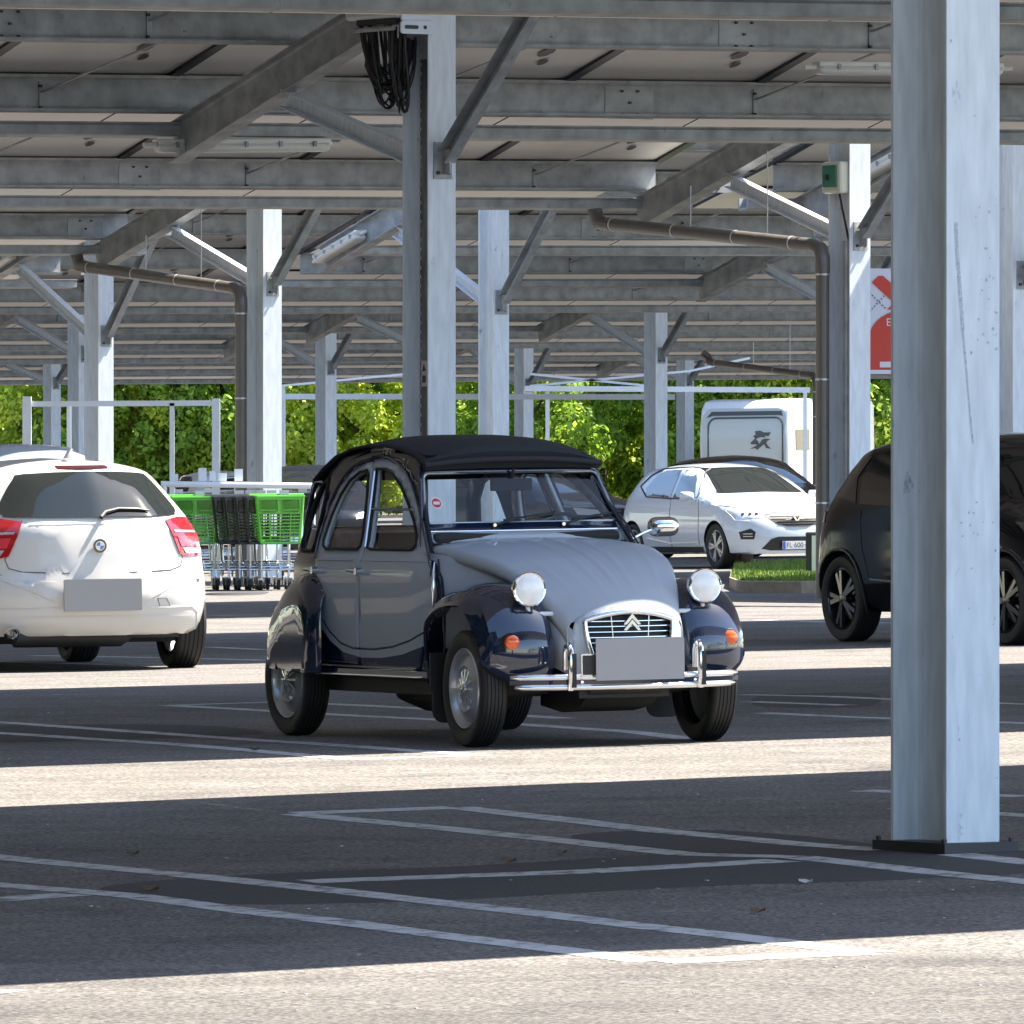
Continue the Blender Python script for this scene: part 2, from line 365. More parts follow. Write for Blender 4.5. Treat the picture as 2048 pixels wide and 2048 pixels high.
# ------------------------------------------------------------------ carports
ROWR = [33.6, 51.3, 69.3, 87.2, 104.9, 121.8, 139.3, 156.8, 174.3, 191.8, 209.3, 226.8]
TH = {0: -5.2, 1: -8.9, 2: -6.9, 3: -6.2, 4: -7.0}
def rowdz(k): return .13 if k == 1 else -.055*max(0, k-2)
SL = .287
def ztop(t):        # underside of purlins = top of rafter, above the ground at the column
    return 4.42+SL*(3.9-t) if t > -4 else 4.42+SL*7.9+.04*(-4-t)
def canopy(k, p0, p1, label, group='solar carport roofs', detail=True, ext=(1, 1)):
    r0 = ROWR[k]; th = TH.get(k, -7.0); dz = rowdz(k)
    org = PD*p0+RD*r0; X, Y = org.x, org.y
    base = gz(X, Y) if k > 1 else .0128*X
    M = Matrix((PD, RD, Vector((0, 0, 1)))).transposed()
    root = thing('carport_roof', label, 'carport roof', (X, Y, base+dz), M, group)
    L = p1-p0
    def sh(v): return Vector((v[0], v[1], v[2]+PS*v[0]+RS*v[1]))
    # C purlin: web at back, flanges towards the camera, lip at bottom
    sec = [(0, 0), (-.078, .018), (-.082, .036), (-.076, .037), (-.070, .024), (-.01, .010), (-.01, .310), (-.075, .314), (-.075, .295), (-.08, .295), (-.08, .322), (0, .322)]
    g = G(); g.loft([[sh((x, y, z)) for y, z in sec] for x in (0, L)], True, True)
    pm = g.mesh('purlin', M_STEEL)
    ts = []; t = 3.9
    while t > th-.2: ts.append(t); t -= 1.8
    for i, t in enumerate(ts):
        o = bpy.data.objects.new('purlin', pm); COL.objects.link(o); o.parent = root; o.location = (0, t, ztop(t))
    # gutter hung on the low edge
    g = G(); gs = [(4.02, 4.272), (4.05, 4.262), (4.20, 4.25), (4.215, 4.385), (4.19, 4.385), (4.18, 4.275), (4.055, 4.285), (4.04, 4.37), (3.985, 4.382), (3.985, 4.372), (4.018, 4.352)]
    g.loft([[sh((x, y, z)) for y, z in gs] for x in (-.25, L+.35)], True, True); g.build('gutter', M_STEEL, root)
    # stay rods between purlins
    g = G(); x = 1.1
    while x < L:
        for a, b in zip(ts[:-1], ts[1:]):
            g.beam(sh((x, a-.02, ztop(a)+.20)), sh((x+.35, b-.02, ztop(b)+.12)), .035, .012)
            g.box(sh((x, a-.02, ztop(a)+.16)), (.05, .012, .26))
        x += 3.6
    o = g.build('stay_rod', M_STEEL, root); o['kind'] = 'stuff'
    # bolts on webs
    if detail:
        g = G(); x = 1.1
        while x < L:
            for t in ts:
                for dzb in (.07, .25): g.box(sh((x-.02, t-.035, ztop(t)+dzb)), (.022, .03, .022), 0)
                for dx, q in ((2.2, .06), (2.2, .26), (2.28, .16), (2.36, .06), (2.36, .26)): g.box(sh((x+dx, t-.025, ztop(t)+q)), (.02, .03, .02), 0)
            x += 3.6
        o = g.build('bolt', M_BOLT, root); o['kind'] = 'stuff'
        g = G(); x = 1.1
        while x < L:
            for t in ts: g.box(sh((x+2.28, t-.014, ztop(t)+.16)), (.5, .006, .28))
            x += 3.6
        o = g.build('splice_plate', M_STEEL, root); o['kind'] = 'stuff'
    # panels
    pw = 1.96; n = max(1, int(L/pw)); pw = L/n
    strips = [(ts[i], ts[i+1]) for i in range(len(ts)-1)]+[(4.75, 3.9), (5.5, 4.75)]  # last two strips: hidden overhang past the gutter, added to lengthen the roof's shadow
    def panel_geo(a, b, g, x):
        za, zb = ztop(a)+.345, ztop(b)+.345
        c = [(x+.012, a+.02, za+.01), (x+pw-.012, a+.02, za+.01), (x+pw-.012, b-.02, zb-.01), (x+.012, b-.02, zb-.01)]
        lo = [sh(v) for v in c]; hi = [v+Vector((0, 0, .035)) for v in lo]
        g.add(lo, [(0, 3, 2, 1)], 0); g.add(hi, [(0, 1, 2, 3)], 2)
        for i in range(4):
            j = (i+1) % 4; g.add([lo[i], lo[j], hi[j], hi[i]], [(0, 1, 2, 3)], 1)
        # dark junction boxes
        if a-b > 1:
            for fx, fy, sz in ((.66, .42, .07), (.72, .28, .045)):
                px = x+pw*fx; py = a+(b-a)*fy; pz = za+(zb-za)*fy
                ring = [sh((px+sz*math.cos(q), py+sz*1.6*math.sin(q), pz-.012+(zb-za)/(b-a)*sz*1.6*math.sin(q))) for q in [k_*math.pi/4 for k_ in range(8)]]
                g.add(ring, [tuple(range(7, -1, -1))], 1)
    if detail:
        for a, b in strips:
            g = G(); panel_geo(a, b, g, 0); me = g.mesh('solar_panel', [M_BACK, M_FRAME, M_CELL])
            for i in range(n):
                o = bpy.data.objects.new('solar_panel', me); COL.objects.link(o); o.parent = root; o.location = (i*pw, 0, PS*i*pw)
    else:
        g = G()
        for a, b in strips:
            for i in range(n): panel_geo(a, b, g, i*pw)
        o = g.build('solar_panels', [M_BACK, M_FRAME, M_CELL], root); o['kind'] = 'stuff'
    # the rest of the long roof, out of the frame
    if ext[0] or ext[1]:
        g = G()
        for a, b in strips:
            for x0, x1 in ([(-36, 0)] if ext[0] else [])+([(L, L+16)] if ext[1] else []):
                lo = [sh((x, y, ztop(y)+.345)) for x, y in ((x0, a), (x1, a), (x1, b), (x0, b))]
                g.add(lo, [(0, 3, 2, 1)], 0); g.add([v+Vector((0, 0, .035)) for v in lo], [(0, 1, 2, 3)], 2)
        if g.f:
            o = g.build('solar_panels', [M_BACK, M_FRAME, M_CELL], root); o['kind'] = 'stuff'
    # rails under the panel joints
    rt = G()
    for i in range(n+1):
        x = i*pw
        for a, b in zip(ts[:-1], ts[1:]): rt.beam(sh((x, a, ztop(a)+.335)), sh((x, b, ztop(b)+.335)), .10, .03)
    for xq in range(0, n):
        for a, b in zip(ts[:-1], ts[1:]):
            m_ = a+(b-a)*.80
            rt.beam(sh((xq*pw+.05, m_, ztop(m_)+.325)), sh((xq*pw+pw-.05, m_, ztop(m_)+.325)), .05, .03)
    o = rt.build('panel_rail', M_FRAME, root); o['kind'] = 'stuff'
    return root

def isec(b, h, tf=.018, tw=.012):        # I outline in (x across flange, y along depth)
    return [(-b/2, -h/2), (b/2, -h/2), (b/2, -h/2+tf), (tw/2+.026, -h/2+tf), (tw/2+.007, -h/2+tf+.007), (tw/2, -h/2+tf+.026), (tw/2, h/2-tf-.026), (tw/2+.007, h/2-tf-.007), (tw/2+.026, h/2-tf), (b/2, h/2-tf), (b/2, h/2), (-b/2, h/2), (-b/2, h/2-tf), (-tw/2-.026, h/2-tf), (-tw/2-.007, h/2-tf-.007), (-tw/2, h/2-tf-.026), (-tw/2, -h/2+tf+.026), (-tw/2-.007, -h/2+tf+.007), (-tw/2-.026, -h/2+tf), (-b/2, -h/2+tf)]
def isweep(g, p, q, b, h, side, mi=0):   # I beam from p to q; flange width along `side`
    p = Vector(p); q = Vector(q); d = (q-p).normalized(); a = Vector(side).normalized(); u = d.cross(a).normalized()
    g.loft([[e+a*x+u*y for x, y in isec(b, h, .012, .009)] for e in (p, q)], True, True, mi)
COLS = {}
def column(key, k, u, label, zb=3.88, braces=True,  group='galvanised carport columns', rafter=True, b=.262, h=.40, cap=None):
    X, Y = onrow(u, ROWR[k]-h/2)
    c = Vector((X, Y, 0))+RD*(h/2); X, Y = c.x, c.y
    M = Matrix((PD, RD, Vector((0, 0, 1)))).transposed(); dz = rowdz(k); z0 = gz(X, Y); up = (.0128*X-z0) if k == 0 else 0
    root = thing('steel_column', label, 'column', (X, Y, z0), M, group)
    dz += up
    g = G(); H0 = ztop(0)+dz-.33 if cap is None else cap
    sh = .035; sec = isec(b, h); g.loft([[(x, y, z) for x, y in sec] for z in (0, H0)], True, True); g.build('post', M_STEELC, root)
    g = G(); g.box((0, 0, .014), (b+.10, h+.12, .05))
    for sx in (-1, 1):
        for sy in (-1, 1): g.tube([(sx*(b/2+.035), sy*(h/2+.035), .02), (sx*(b/2+.035), sy*(h/2+.035), .055)], .012, 6)
    g.build('base_plate', M_BOLT, root)
    def S(v): return (v[0], v[1], v[2]+RS*v[1])
    if rafter:
        g = G(); zt = lambda t: ztop(t)+dz-.17
        tl = 4.1
        isweep(g, S((0, tl, zt(tl))), S((0, -4, zt(-4))), .17, .33, (1, 0, 0))
        isweep(g, S((0, -4, zt(-4))), S((0, TH.get(k, -7), zt(TH.get(k, -7)))), .17, .33, (1, 0, 0))
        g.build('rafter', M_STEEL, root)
    if braces:
        def brace(y0, z0_, y1, z1):
            g = G(); p, q = Vector(S((0, y0, z0_))), Vector(S((0, y1, z1))); d = (q-p).normalized(); n = Vector((1, 0, 0)); u = d.cross(n)
            # channel section
            w_, t_ = .15, .10; pts = [(-t_/2, -w_/2), (t_/2, -w_/2), (t_/2, -w_/2+.01), (-t_/2+.01, -w_/2+.01), (-t_/2+.01, w_/2-.01), (t_/2, w_/2-.01), (t_/2, w_/2), (-t_/2, w_/2)]
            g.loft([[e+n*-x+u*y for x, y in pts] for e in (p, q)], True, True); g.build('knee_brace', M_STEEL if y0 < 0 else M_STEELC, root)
        brace(h/2+.05, zb+.02, 2.3, ztop(2.3)+dz-.36)
        brace(-h/2-.07, zb, -2.5, ztop(-2.5)+dz-.36)
        for s_ in (-1, 1):
            g = G(); g.box((0, s_*(h/2+.008), zb-.03), (.17, .016, .30)); g.box((0, s_*(h/2+.07), zb-.04), (.012, .12, .2))
            for dx in (-.05, .05): g.box((dx, s_*(h/2+.024), zb-.13), (.026, .02, .026), 1)
            g.build('bracket', [M_STEEL, M_BOLT], root)
    COLS[key] = (root, X, Y, dz)
    return root
def zb_at(u, v, k):
    X, Y = onrow(u, ROWR[k]); return CAMH-(v-934)/FPX*Y-gz(X, Y)
column('near', 0, 1946, 'large scuffed steel column standing in the right foreground, in front of the black car')
column('mid', 2, 884, 'steel column rising behind the classic car roof, carrying the white inverter box and cables', 3.95)
column('pipe_r', 3, 1720, 'bright white lit column with a green electrical box and a grey downpipe beside it', 3.83)
column('pipe_l', 4, 545, 'bright white lit column behind the shopping trolleys with a grey downpipe beside it', 3.72)
column('edge', 3, 2046, 'column cut by the right edge of the photo, just behind the foreground column', zb_at(2046, 545, 3))
column('c935', 4, 1002, 'bluish column immediately right of the one with the inverter box', zb_at(1002, 600, 4), b=.235, h=.34)
column('c190', 5, 212, 'wide bluish column behind the white hatchback roof', zb_at(212, 668, 5), b=.245)
column('h5', 5, 1719, 'column hidden behind the white lit column, its rafter and brace showing left of it', zb_at(1719, 620, 5))
column('h7', 7, 852, 'column hidden behind the inverter column, its far rafter and brace showing left of it', zb_at(852, 690, 7))
column('c170', 7, 170, 'narrower bluish column touching the left side of the wide one behind the white hatchback', zb_at(170, 705, 7))
column('c618', 8, 662, 'slim column against the trees between the lit column and the classic car', zb_at(662, 733, 8))
column('c1245', 7, 1323, 'slim column against the trees just left of the white motorhome', zb_at(1323, 708, 7))
column('c990', 9, 1057, 'small far column half hidden by the bluish column, right side', zb_at(1057, 768, 9))
column('c1295', 10, 1379, 'small far column between the slim column and the motorhome front', zb_at(1379, 758, 10))
column('c100', 10, 112, 'thin far column near the left edge above the grey van roof', zb_at(112, 764, 10))
def prow(u, k, t=0): return PR(*onrow(u, ROWR[k]+t))[0]
canopy(0, prow(-600, 0)-3, prow(2600, 0)+3, 'carport roof overhead of the foreground column, above the frame')
canopy(1, prow(-500, 1, 4)-2, prow(2500, 1, 4)+2, 'nearest visible carport roof, its low gutter along the top edge of the photo')
canopy(2, prow(-500, 2, 4)-2, prow(2048, 2, 4)+5, 'second carport roof, its low edge resting on the rafter of the inverter column')
canopy(3, prow(-400, 3, 4)-3, prow(1310, 3, 3.9), 'third carport roof, ending in a bright plate left of the green box column', ext=(1, 0))
canopy(4, prow(-400, 4, 4)-3, prow(255, 4, 3.9), 'fourth carport roof, ending above the trolleys at the left', ext=(1, 0))
canopy(3, prow(2046, 3, 0)-.6, prow(2046, 3, 0)+9, 'carport roof beginning at the column on the right edge of the photo', ext=(0, 1))
canopy(4, prow(748, 4, 3.9), prow(2400, 4, 4), 'carport roof whose square left end shows left of the inverter column', ext=(0, 1))
canopy(5, prow(-300, 5, 4)-3, prow(120, 5, 3.9), 'carport roof ending at the far left above the white hatchback', ext=(1, 0))
canopy(5, prow(600, 5, 3.9), prow(2400, 5, 4), 'carport roof starting with a white end plate between the lit column and the inverter column', ext=(0, 1))
ORD = ['sixth', 'seventh', 'eighth', 'ninth', 'tenth', 'eleventh', 'twelfth']
for k in range(6, 12):
    canopy(k, prow(-300, k, 4)-4, prow(2300, k, 4)+3, ['broad carport roof right behind the one starting with the white end plate', 'carport roof resting on the slim column left of the motorhome', 'carport roof resting on the slim column between lit column and classic car', 'low looking carport roof one row beyond the slim tree columns', 'distant carport roof above the small far columns', 'farthest carport roof, its edge just above the tree tops'][k-6], detail=False)
# ------------------------------------------------------------------ the classic car
def wheel_tyre(r, w_, rim_r, tread=True):
    g = G(); h = w_/2
    prof = [(rim_r, -h*.62), (rim_r+.012, -h*.85), (r*.86, -h*1.0), (r*.955, -h*.93), (r*.985, -h*.80)]
    for k in range(5):
        a = -h*.70+k*h*.28; prof += [(r, a), (r, a+h*.2), (r*.982, a+h*.22), (r*.982, a+h*.27)]
    prof += [(r, h*.72), (r*.985, h*.80), (r*.955, h*.93), (r*.86, h), (rim_r+.012, h*.85), (rim_r, h*.62)]
    g.lathe(prof, (0, 0, 0), 'y', 48)
    return g
C2_TH = R(24.5)
cX, cY = (1182-1024)/FPX*51.95, 51.95
Mc, Lc = ground_frame(cX, cY, (math.sin(C2_TH), -math.cos(C2_TH)))
CSX, CSY = .873, 1.025                  # length and width factors of the body against its traced side view
car = thing('classic_car', 'vintage two-tone grey and black saloon with round headlights, canvas roof and chrome bumper', 'car', Lc, Mc @ Matrix.Diagonal((CSX, CSY, 1)))
M_GREY = mat('car_grey_paint', (.38, .42, .475), .5, 0, coat=.35)
M_NAVY = mat('car_night_paint', (.012, .020, .045), .04, 0, coat=1, spec=.6)
M_NAVY2 = mat('car_night_paint_dull', (.008, .012, .022), .25, 0, spec=.5)
M_CANVAS = mat('black_canvas', (.016, .017, .021), .8, bump=.3, bscale=400)
M_CGLASS = glass('car_glass', (.90, .93, .93), .03)
M_RIM = mat('silver_wheel_paint', (.50, .52, .54), .3, .7)
M_BRIGHT = mat('bright_trim', (.80, .81, .82), .18, .9)
M_ORANGE = mat('amber_lens', (.75, .10, .01), .15, coat=1)
M_INTER = mat('dark_interior', (.02, .018, .016), .8)
M_SEAT = mat('pale_floral_cover', (.45, .33, .33), .8, col2=(.30, .12, .14), nscale=14)
M_LENS = mat('headlamp_glass', (.86, .86, .86), .25, .0, coat=.6, noise_amt=.10, nscale=18)
def cw(x, z):
    a = .635
    if z > .93: a -= .175*(min(1.08, (z-.93)/.57))**.9
    else: a -= .03*((.93-z)/.6)**2
    if x < -2.3: a -= .10*((-2.3-x)/.7)**2
    if x > -1.0: a -= (.05 if z > .9 else .03)*((x+1.0)/.4)**2
    return a
def side(sgn, eps=0): return lambda x, z: (x, sgn*(cw(x, z)+eps), z)
RD_OUT = [(-1.796, .388), (-1.765, .60), (-1.735, .85), (-1.722, 1.006), (-1.80, 1.20), (-1.89, 1.38), (-1.935, 1.474), (-2.02, 1.467), (-2.14, 1.445), (-2.24, 1.405), (-2.32, 1.345), (-2.385, 1.255), (-2.425, 1.15), (-2.43, 1.05), (-2.40, .95), (-2.375, .766), (-2.362, .535), (-2.352, .411)]
FD_OUT = [(-1.775, .392), (-1.744, .60), (-1.714, .85), (-1.701, 1.006), (-1.78, 1.20), (-1.87, 1.38), (-1.915, 1.484), (-1.80, 1.492), (-1.66, 1.483), (-1.50, 1.450), (-1.36, 1.405), (-1.20, 1.325), (-1.04, 1.223), (-.91, 1.12), (-.80, 1.02), (-.71, .93), (-.65, .85), (-.64, .78), (-.67, .70), (-.75, .62), (-.83, .50), (-.90, .372)]
R_WIN = [(-1.968, 1.425), (-2.074, 1.418), (-2.19, 1.375), (-2.275, 1.298), (-2.33, 1.188), (-2.355, 1.06), (-2.335, 1.025), (-2.29, 1.012), (-1.80, 1.012), (-1.765, 1.03), (-1.775, 1.08), (-1.86, 1.27), (-1.93, 1.40)]
F_WIN = [(-1.83, 1.435), (-1.70, 1.435), (-1.565, 1.405), (-1.40, 1.345), (-1.22, 1.25), (-1.06, 1.155), (-.965, 1.078), (-.945, 1.035), (-.985, 1.012), (-1.60, 1.012), (-1.66, 1.02), (-1.66, 1.06), (-1.74, 1.25), (-1.80, 1.39)]
ARC = [(-2.42, .692), (-2.33, .646), (-2.2, .565), (-2.04, .502), (-1.855, .477), (-1.541, .476), (-1.256, .493), (-1.0, .528), (-.75, .585), (-.60, .64)]
BAND = [(-2.42, .66), (-2.33, .590), (-2.2, .519), (-2.014, .461), (-1.75, .436), (-1.437, .438), (-1.127, .460), (-.835, .505), (-.6, .58)]
def reg_line(a, b_): return a+[p for p in reversed(b_)]
ARC_UP = [(x, z+.012) for x, z in ARC]
DARK_LOW = BAND+[(-.5, .2), (-2.6, .2)]
LINE_REG = reg_line(ARC_UP, ARC)
for s_ in (-1, 1):
    for nm, out, win in (('door', RD_OUT, R_WIN), ('door', FD_OUT, F_WIN)):
        g = G(); g.patch(out, side(s_), .05, holes=[win], regions=[(DARK_LOW, 1), (LINE_REG, 2)])
        d = g.build(nm, [M_GREY, M_NAVY, M_NAVY], car, 40, thick=.03, off=1 if s_ > 0 else -1)
        d['label'] = ('rear' if out is RD_OUT else 'front')+' door, grey above a curved line and black below'
        g = G(); g.patch(win, side(s_, -.018), .08); g.build('window', M_CGLASS, d, 40)
        g = G(); wp = smoothpoly(win, 1)
        ring = [Vector(side(s_, .004)(*p)) for p in win]; g.tube(ring+[ring[0], ring[1]], .008, 5); g.build('window_seal', M_BLACK, d, 60)
        hx = -2.33 if out is RD_OUT else -1.66
        g = G(); y = s_*(cw(hx, .90)+.012); g.tube([(hx, y-s_*.02, .895), (hx, y+s_*.03, .895)], .019, 10)
        g.tube([(hx, y+s_*.028, .897), (hx-.10, y+s_*.034, .900)], [.014, .009], 8); g.build('door_handle', M_BRIGHT, d, 40)
        # belt crease, sill lip and shut line trims
        g = G(); xs = [p[0] for p in out]; x0, x1 = (max(xs)-.11, -2.36) if out is RD_OUT else (-.72, -1.715)
        g.tube([side(s_, .001)(x1+(x0-x1)*k/12, .952) for k in range(13)], .0045, 5)
        g.build('crease', M_GREY, d, 60)
    # upward folding half window rail
    g = G(); g.tube([side(s_, .006)(x, 1.222) for x in (-1.735, -1.5, -1.3, -1.15)], .008, 6); g.tube([side(s_, .006)(x, z) for x, z in ((-1.675, 1.02), (-1.76, 1.222), (-1.835, 1.42))], .010, 6)
    g.build('window_divider', M_BRIGHT, car, 60)
    # dark shell side round the doors
    rail = [(-1.19, 1.47), (-1.34, 1.525), (-1.50, 1.552), (-1.70, 1.565), (-1.95, 1.568), (-2.2, 1.555), (-2.45, 1.518), (-2.65, 1.455), (-2.80, 1.37), (-2.90, 1.26), (-2.96, 1.12), (-3.0, .98), (-3.03, .85), (-3.05, .62), (-3.05, .42)]
    shell = [(-.92, .34), (-.60, .36), (-.585, .66), (-.60, .86), (-.70, .965), (-.815, 1.06), (-.90, 1.14), (-1.00, 1.24), (-1.09, 1.36)]+rail+[(-2.3, .33)]
    hole_f = [(x+(.012 if x > -1.5 else 0), z) for x, z in FD_OUT]
    QW = [(-2.60, 1.385), (-2.70, 1.35), (-2.80, 1.26), (-2.86, 1.132), (-2.85, 1.02), (-2.80, 1.0), (-2.53, 1.0), (-2.51, 1.05), (-2.535, 1.18), (-2.55, 1.28)]
    RDI = [(-1.796, .40)]+RD_OUT[1:-1]+[(-2.352, .42)]
    FDI = [(-1.775, .40)]+FD_OUT[1:-1]+[(-.895, .385)]
    both = [(-.893, .385)]+[p for p in reversed(FD_OUT[8:-1])]+[(-1.80, 1.495), (-1.925, 1.482)]+RD_OUT[7:-1]+[(-2.355, .405)]
    g = G(); g.patch(shell, side(s_, -.006), .06, holes=[both, QW]); b_ = g.build('body_side', M_NAVY2, car, 50, thick=.02, off=1 if s_ > 0 else -1)
    g = G(); g.patch(QW, side(s_, -.016), .08); g.build('quarter_window', M_CGLASS, b_, 40)
    g = G(); ring = [Vector(side(s_, -.002)(*p)) for p in QW]; g.tube(ring+[ring[0], ring[1]], .008, 5); g.build('window_seal', M_BLACK, b_, 60)
    # drip rail along the door arch, pillar between the doors
    g = G(); g.tube([side(s_, .010)(x, z+.012) for x, z in smoothpoly(FD_OUT[6:17], 3, False)][::-1]+[side(s_, .010)(x, z+.012) for x, z in smoothpoly(RD_OUT[6:15], 3, False)], .007, 6)
    g.build('drip_rail', M_NAVY, b_, 60)
    g = G(); g.patch([(-1.83, .39), (-1.75, .39), (-1.69, 1.0), (-1.87, 1.5), (-1.97, 1.5), (-1.77, 1.0)], side(s_, -.03), .08); g.build('pillar', M_BLACK, car, 40)
    g = G(); g.tube([side(s_, .014)(x, z) for x, z in ((-.66, .95), (-.635, .86), (-.63, .78), (-.655, .70))], [.004, .012, .012, .004], 6); g.build('edge_trim', M_BRIGHT, car, 60)
    # sill
    g = G(); g.loft([[(x, s_*(.60), .385), (x, s_*(.635), .375), (x, s_*(.64), .345), (x, s_*.60, .325)] for x in (-2.36, -1.6, -.62)], True, True); g.build('sill', M_NAVY, car, 30)
    g = G(); g.tube([(-2.36, s_*.645, .345), (-.80, s_*.645, .345)], .007, 6); g.tube([(-2.36, s_*.640, .392), (-.9, s_*.636, .384)], .005, 6); g.build('sill_trim', M_BRIGHT, car, 60)
    # mud flap
    g = G(); g.prism(rround(.20, .24, .06, 4), lambda a, b: (-.47, s_*.60+a, .235+b), lambda a, b: (-.455, s_*.60+a, .235+b)); g.box((-.47, s_*.60, .38), (.02, .22, .2)); g.build('mud_flap', M_BLACK, car)
    # ---- front fender
    cr = smoothpoly([(-.77, .34), (-.72, .50), (-.62, .655), (-.46, .775), (-.26, .835), (-.02, .85), (.14, .835), (.26, .795), (.36, .725), (.43, .64), (.47, .55), (.475, .45), (.455, .375), (.40, .325)], 3, False)
    rings = []; n = len(cr); acc = [0]
    for i in range(1, n): acc.append(acc[-1]+(Vector(cr[i])-Vector(cr[i-1])).length)
    for i, (x, z) in enumerate(cr):
        tq = acc[i]/acc[-1]; d = Vector(cr[min(i+1, n-1)])-Vector(cr[max(i-1, 0)]); d.normalize(); nx, nz = -d[1], d[0]
        if nz < 0 and tq < .5: nx, nz = -nx, -nz
        fr = max(0, (tq-.58)/.42); lip = .105+.075*math.sin(min(1, fr*1.25)*math.pi)*1.0 if fr else .105
        bl = .0 if tq > .12 else (.12-tq)/.12
        # y stations (inner to outer) and inward offsets
        st = [(.33, .34), (.335, .20), (.345, .09), (.38, .028), (.43, .006), (.50, 0), (.57, .004), (.62, .017), (.665, .036), (.70, .060), (.725, .085+.2*(lip-.105)), (.737, .105+.5*(lip-.105)), (.742, lip+.012), (.730, lip+.020), (.700, lip+.012)]
        if fr > 0:
            st = [(y+(-.02*math.sin(min(1, fr)*math.pi) if y > .7 else 0), o_+.05*fr*max(0, (y-.5)/.24)**2) for y, o_ in st]
        ring = []
        for y, o_ in st:
            yy = y
            if tq < .25: yy = .33+(y-.33)*(1-.22*((.25-tq)/.25))
            px, pz = x-nx*o_, z-nz*o_
            if y < .34 and tq > .1: pz = max(.34, min(pz, z-.05))
            ring.append((px, s_*yy, pz))
        rings.append(ring)
    g = G(); g.loft(rings, False); g.build('front_fender', M_NAVY, car, 40, thick=.004)
    # ---- rear fender
    RF = smoothpoly([(-2.20, .345), (-2.20, .62), (-2.24, .80), (-2.38, .885), (-2.56, .885), (-2.72, .845), (-2.86, .77), (-2.98, .69), (-3.07, .59), (-3.13, .48), (-3.16, .39)], 3, False)+[(-3.16, .375), (-2.9, .365), (-2.5, .35)]
    def rfd(x, z):
        best = 9
        for a, b in zip(RF[6:-4], RF[7:-3]):
            a = Vector(a); b = Vector(b); ab = b-a; t_ = max(0, min(1, (Vector((x, z))-a).dot(ab)/ab.length_squared)); best = min(best, (Vector((x, z))-a-ab*t_).length)
        return best
    def rfm(x, z):
        d = min(1, rfd(x, z)/.24); k = (1-(1-d)**2.4)**.6
        base = .60 if x > -2.9 else .60-.5*(-2.9-x)**1.2*1.3
        return (x, s_*(base+.125*k*(.55+.45*min(1, (-2.19-x)/.10))), z)
    g = G(); g.patch(RF, rfm, .045); g.build('rear_fender', M_NAVY, car, 60, thick=.004)
    # wheels
    for xw, yw, wname in ((0, .64, 'front'), (-2.80, .59, 'rear')):
        cz = .302; st_ = R(-3 if xw == 0 else 0); Mw = Matrix.Translation((xw, s_*yw, cz)) @ Matrix.Diagonal((1/CSX, 1/CSY, 1, 1)) @ Matrix.Rotation(st_, 4, 'Z') @ Matrix.Rotation(R(0 if s_ > 0 else 180), 4, 'Z')
        g = wheel_tyre(.302, .145, .205); ty = g.xf(Mw).build('wheel', M_BLACK, car, 35); ty['label'] = 'narrow '+wname+' wheel with silver rim'
        g = G(); g.lathe([(.206, .045), (.212, .058), (.205, .066), (.196, .060), (.188, .040), (.180, .030), (.150, .044), (.128, .056), (.120, .060), (.112, .052), (.106, .040)], (0, 0, 0), 'y', 48); g.lathe([(.206, .0), (.206, .06)], (0, 0, 0), 'y', 24)
        g.lathe([(.108, .040), (.10, .038), (.03, .052), (0, .055)], (0, 0, 0), 'y', 24)
        g.xf(Mw).build('rim', M_RIM, ty, 35)
        g = G()
        for k in range(12):
            a = 2*math.pi*k/12; c_, sn = math.cos(a), math.sin(a)
            g.beam((.022*c_, .060, .022*sn), (.10*c_, .048, .10*sn), .010, .012, 0, up=(0, 1, 0))
        g.lathe([(.026, .055), (.026, .068), (.016, .074), (0, .075)], (0, 0, 0), 'y', 14)
        g.xf(Mw).build('hub_cap', M_BRIGHT, ty, 35)
    # headlamp on its bar
    yh_ = s_*.488; xh, zh = .40, .815
    hl = G(); hl.lathe([(.085, .0), (.088, -.012), (.086, -.04), (.070, -.085), (.040, -.115), (0, -.125)], (xh, yh_, zh), 'x', 32)
    ho = hl.build('headlight', M_CHROME, car, 40)
    g = G(); g.lathe([(.090, -.006), (.092, .004), (.086, .012), (.079, .010)], (xh, yh_, zh), 'x', 32); g.build('lamp_ring', M_CHROME, ho, 40)
    g = G(); g.lathe([(.081, .008), (.070, .016), (.045, .025), (.02, .029), (0, .030)], (xh, yh_, zh), 'x', 32); g.build('lens', M_LENS, ho, 40)
    g = G(); g.tube([(xh-.03, yh_, zh-.085), (xh-.03, yh_-s_*.005, zh-.115), (xh-.03, yh_-s_*.03, zh-.128), (xh-.03, s_*.30, zh-.128)], .012, 8); g.build('lamp_bar', M_WHITE, car, 50)
    # indicator on the fender
    ind = G(); ind.lathe([(.050, -.05), (.050, .0), (.044, .008)], (.437, s_*.606, .545), 'x', 24); io = ind.build('indicator', M_BLACK, car, 40)
    g = G(); g.lathe([(.040, .0), (.038, .022), (.024, .034), (0, .038)], (.437, s_*.606, .545), 'x', 24); g.build('lens', M_ORANGE, io, 40)
    # door mirror
    if s_ > 0 or s_ < 0:
        mx = -.93; my = s_*.80
        g = G(); g.tube([(-.86, s_*.59, 1.05), (-.90, s_*.67, 1.08), (-.93, s_*.74, 1.10)], .008, 6)
        g.loft([[(mx+dx, my+s_*(yy*sc1), 1.11+zz*sc1) for yy, zz in rround(.17, .105, .045, 3)] for dx, sc1 in ((-.045, .92), (-.02, 1), (.01, .96), (.035, .75), (.05, .35))], True, True)
        if s_ > 0: g.build('mirror', M_CHROME, car, 40)
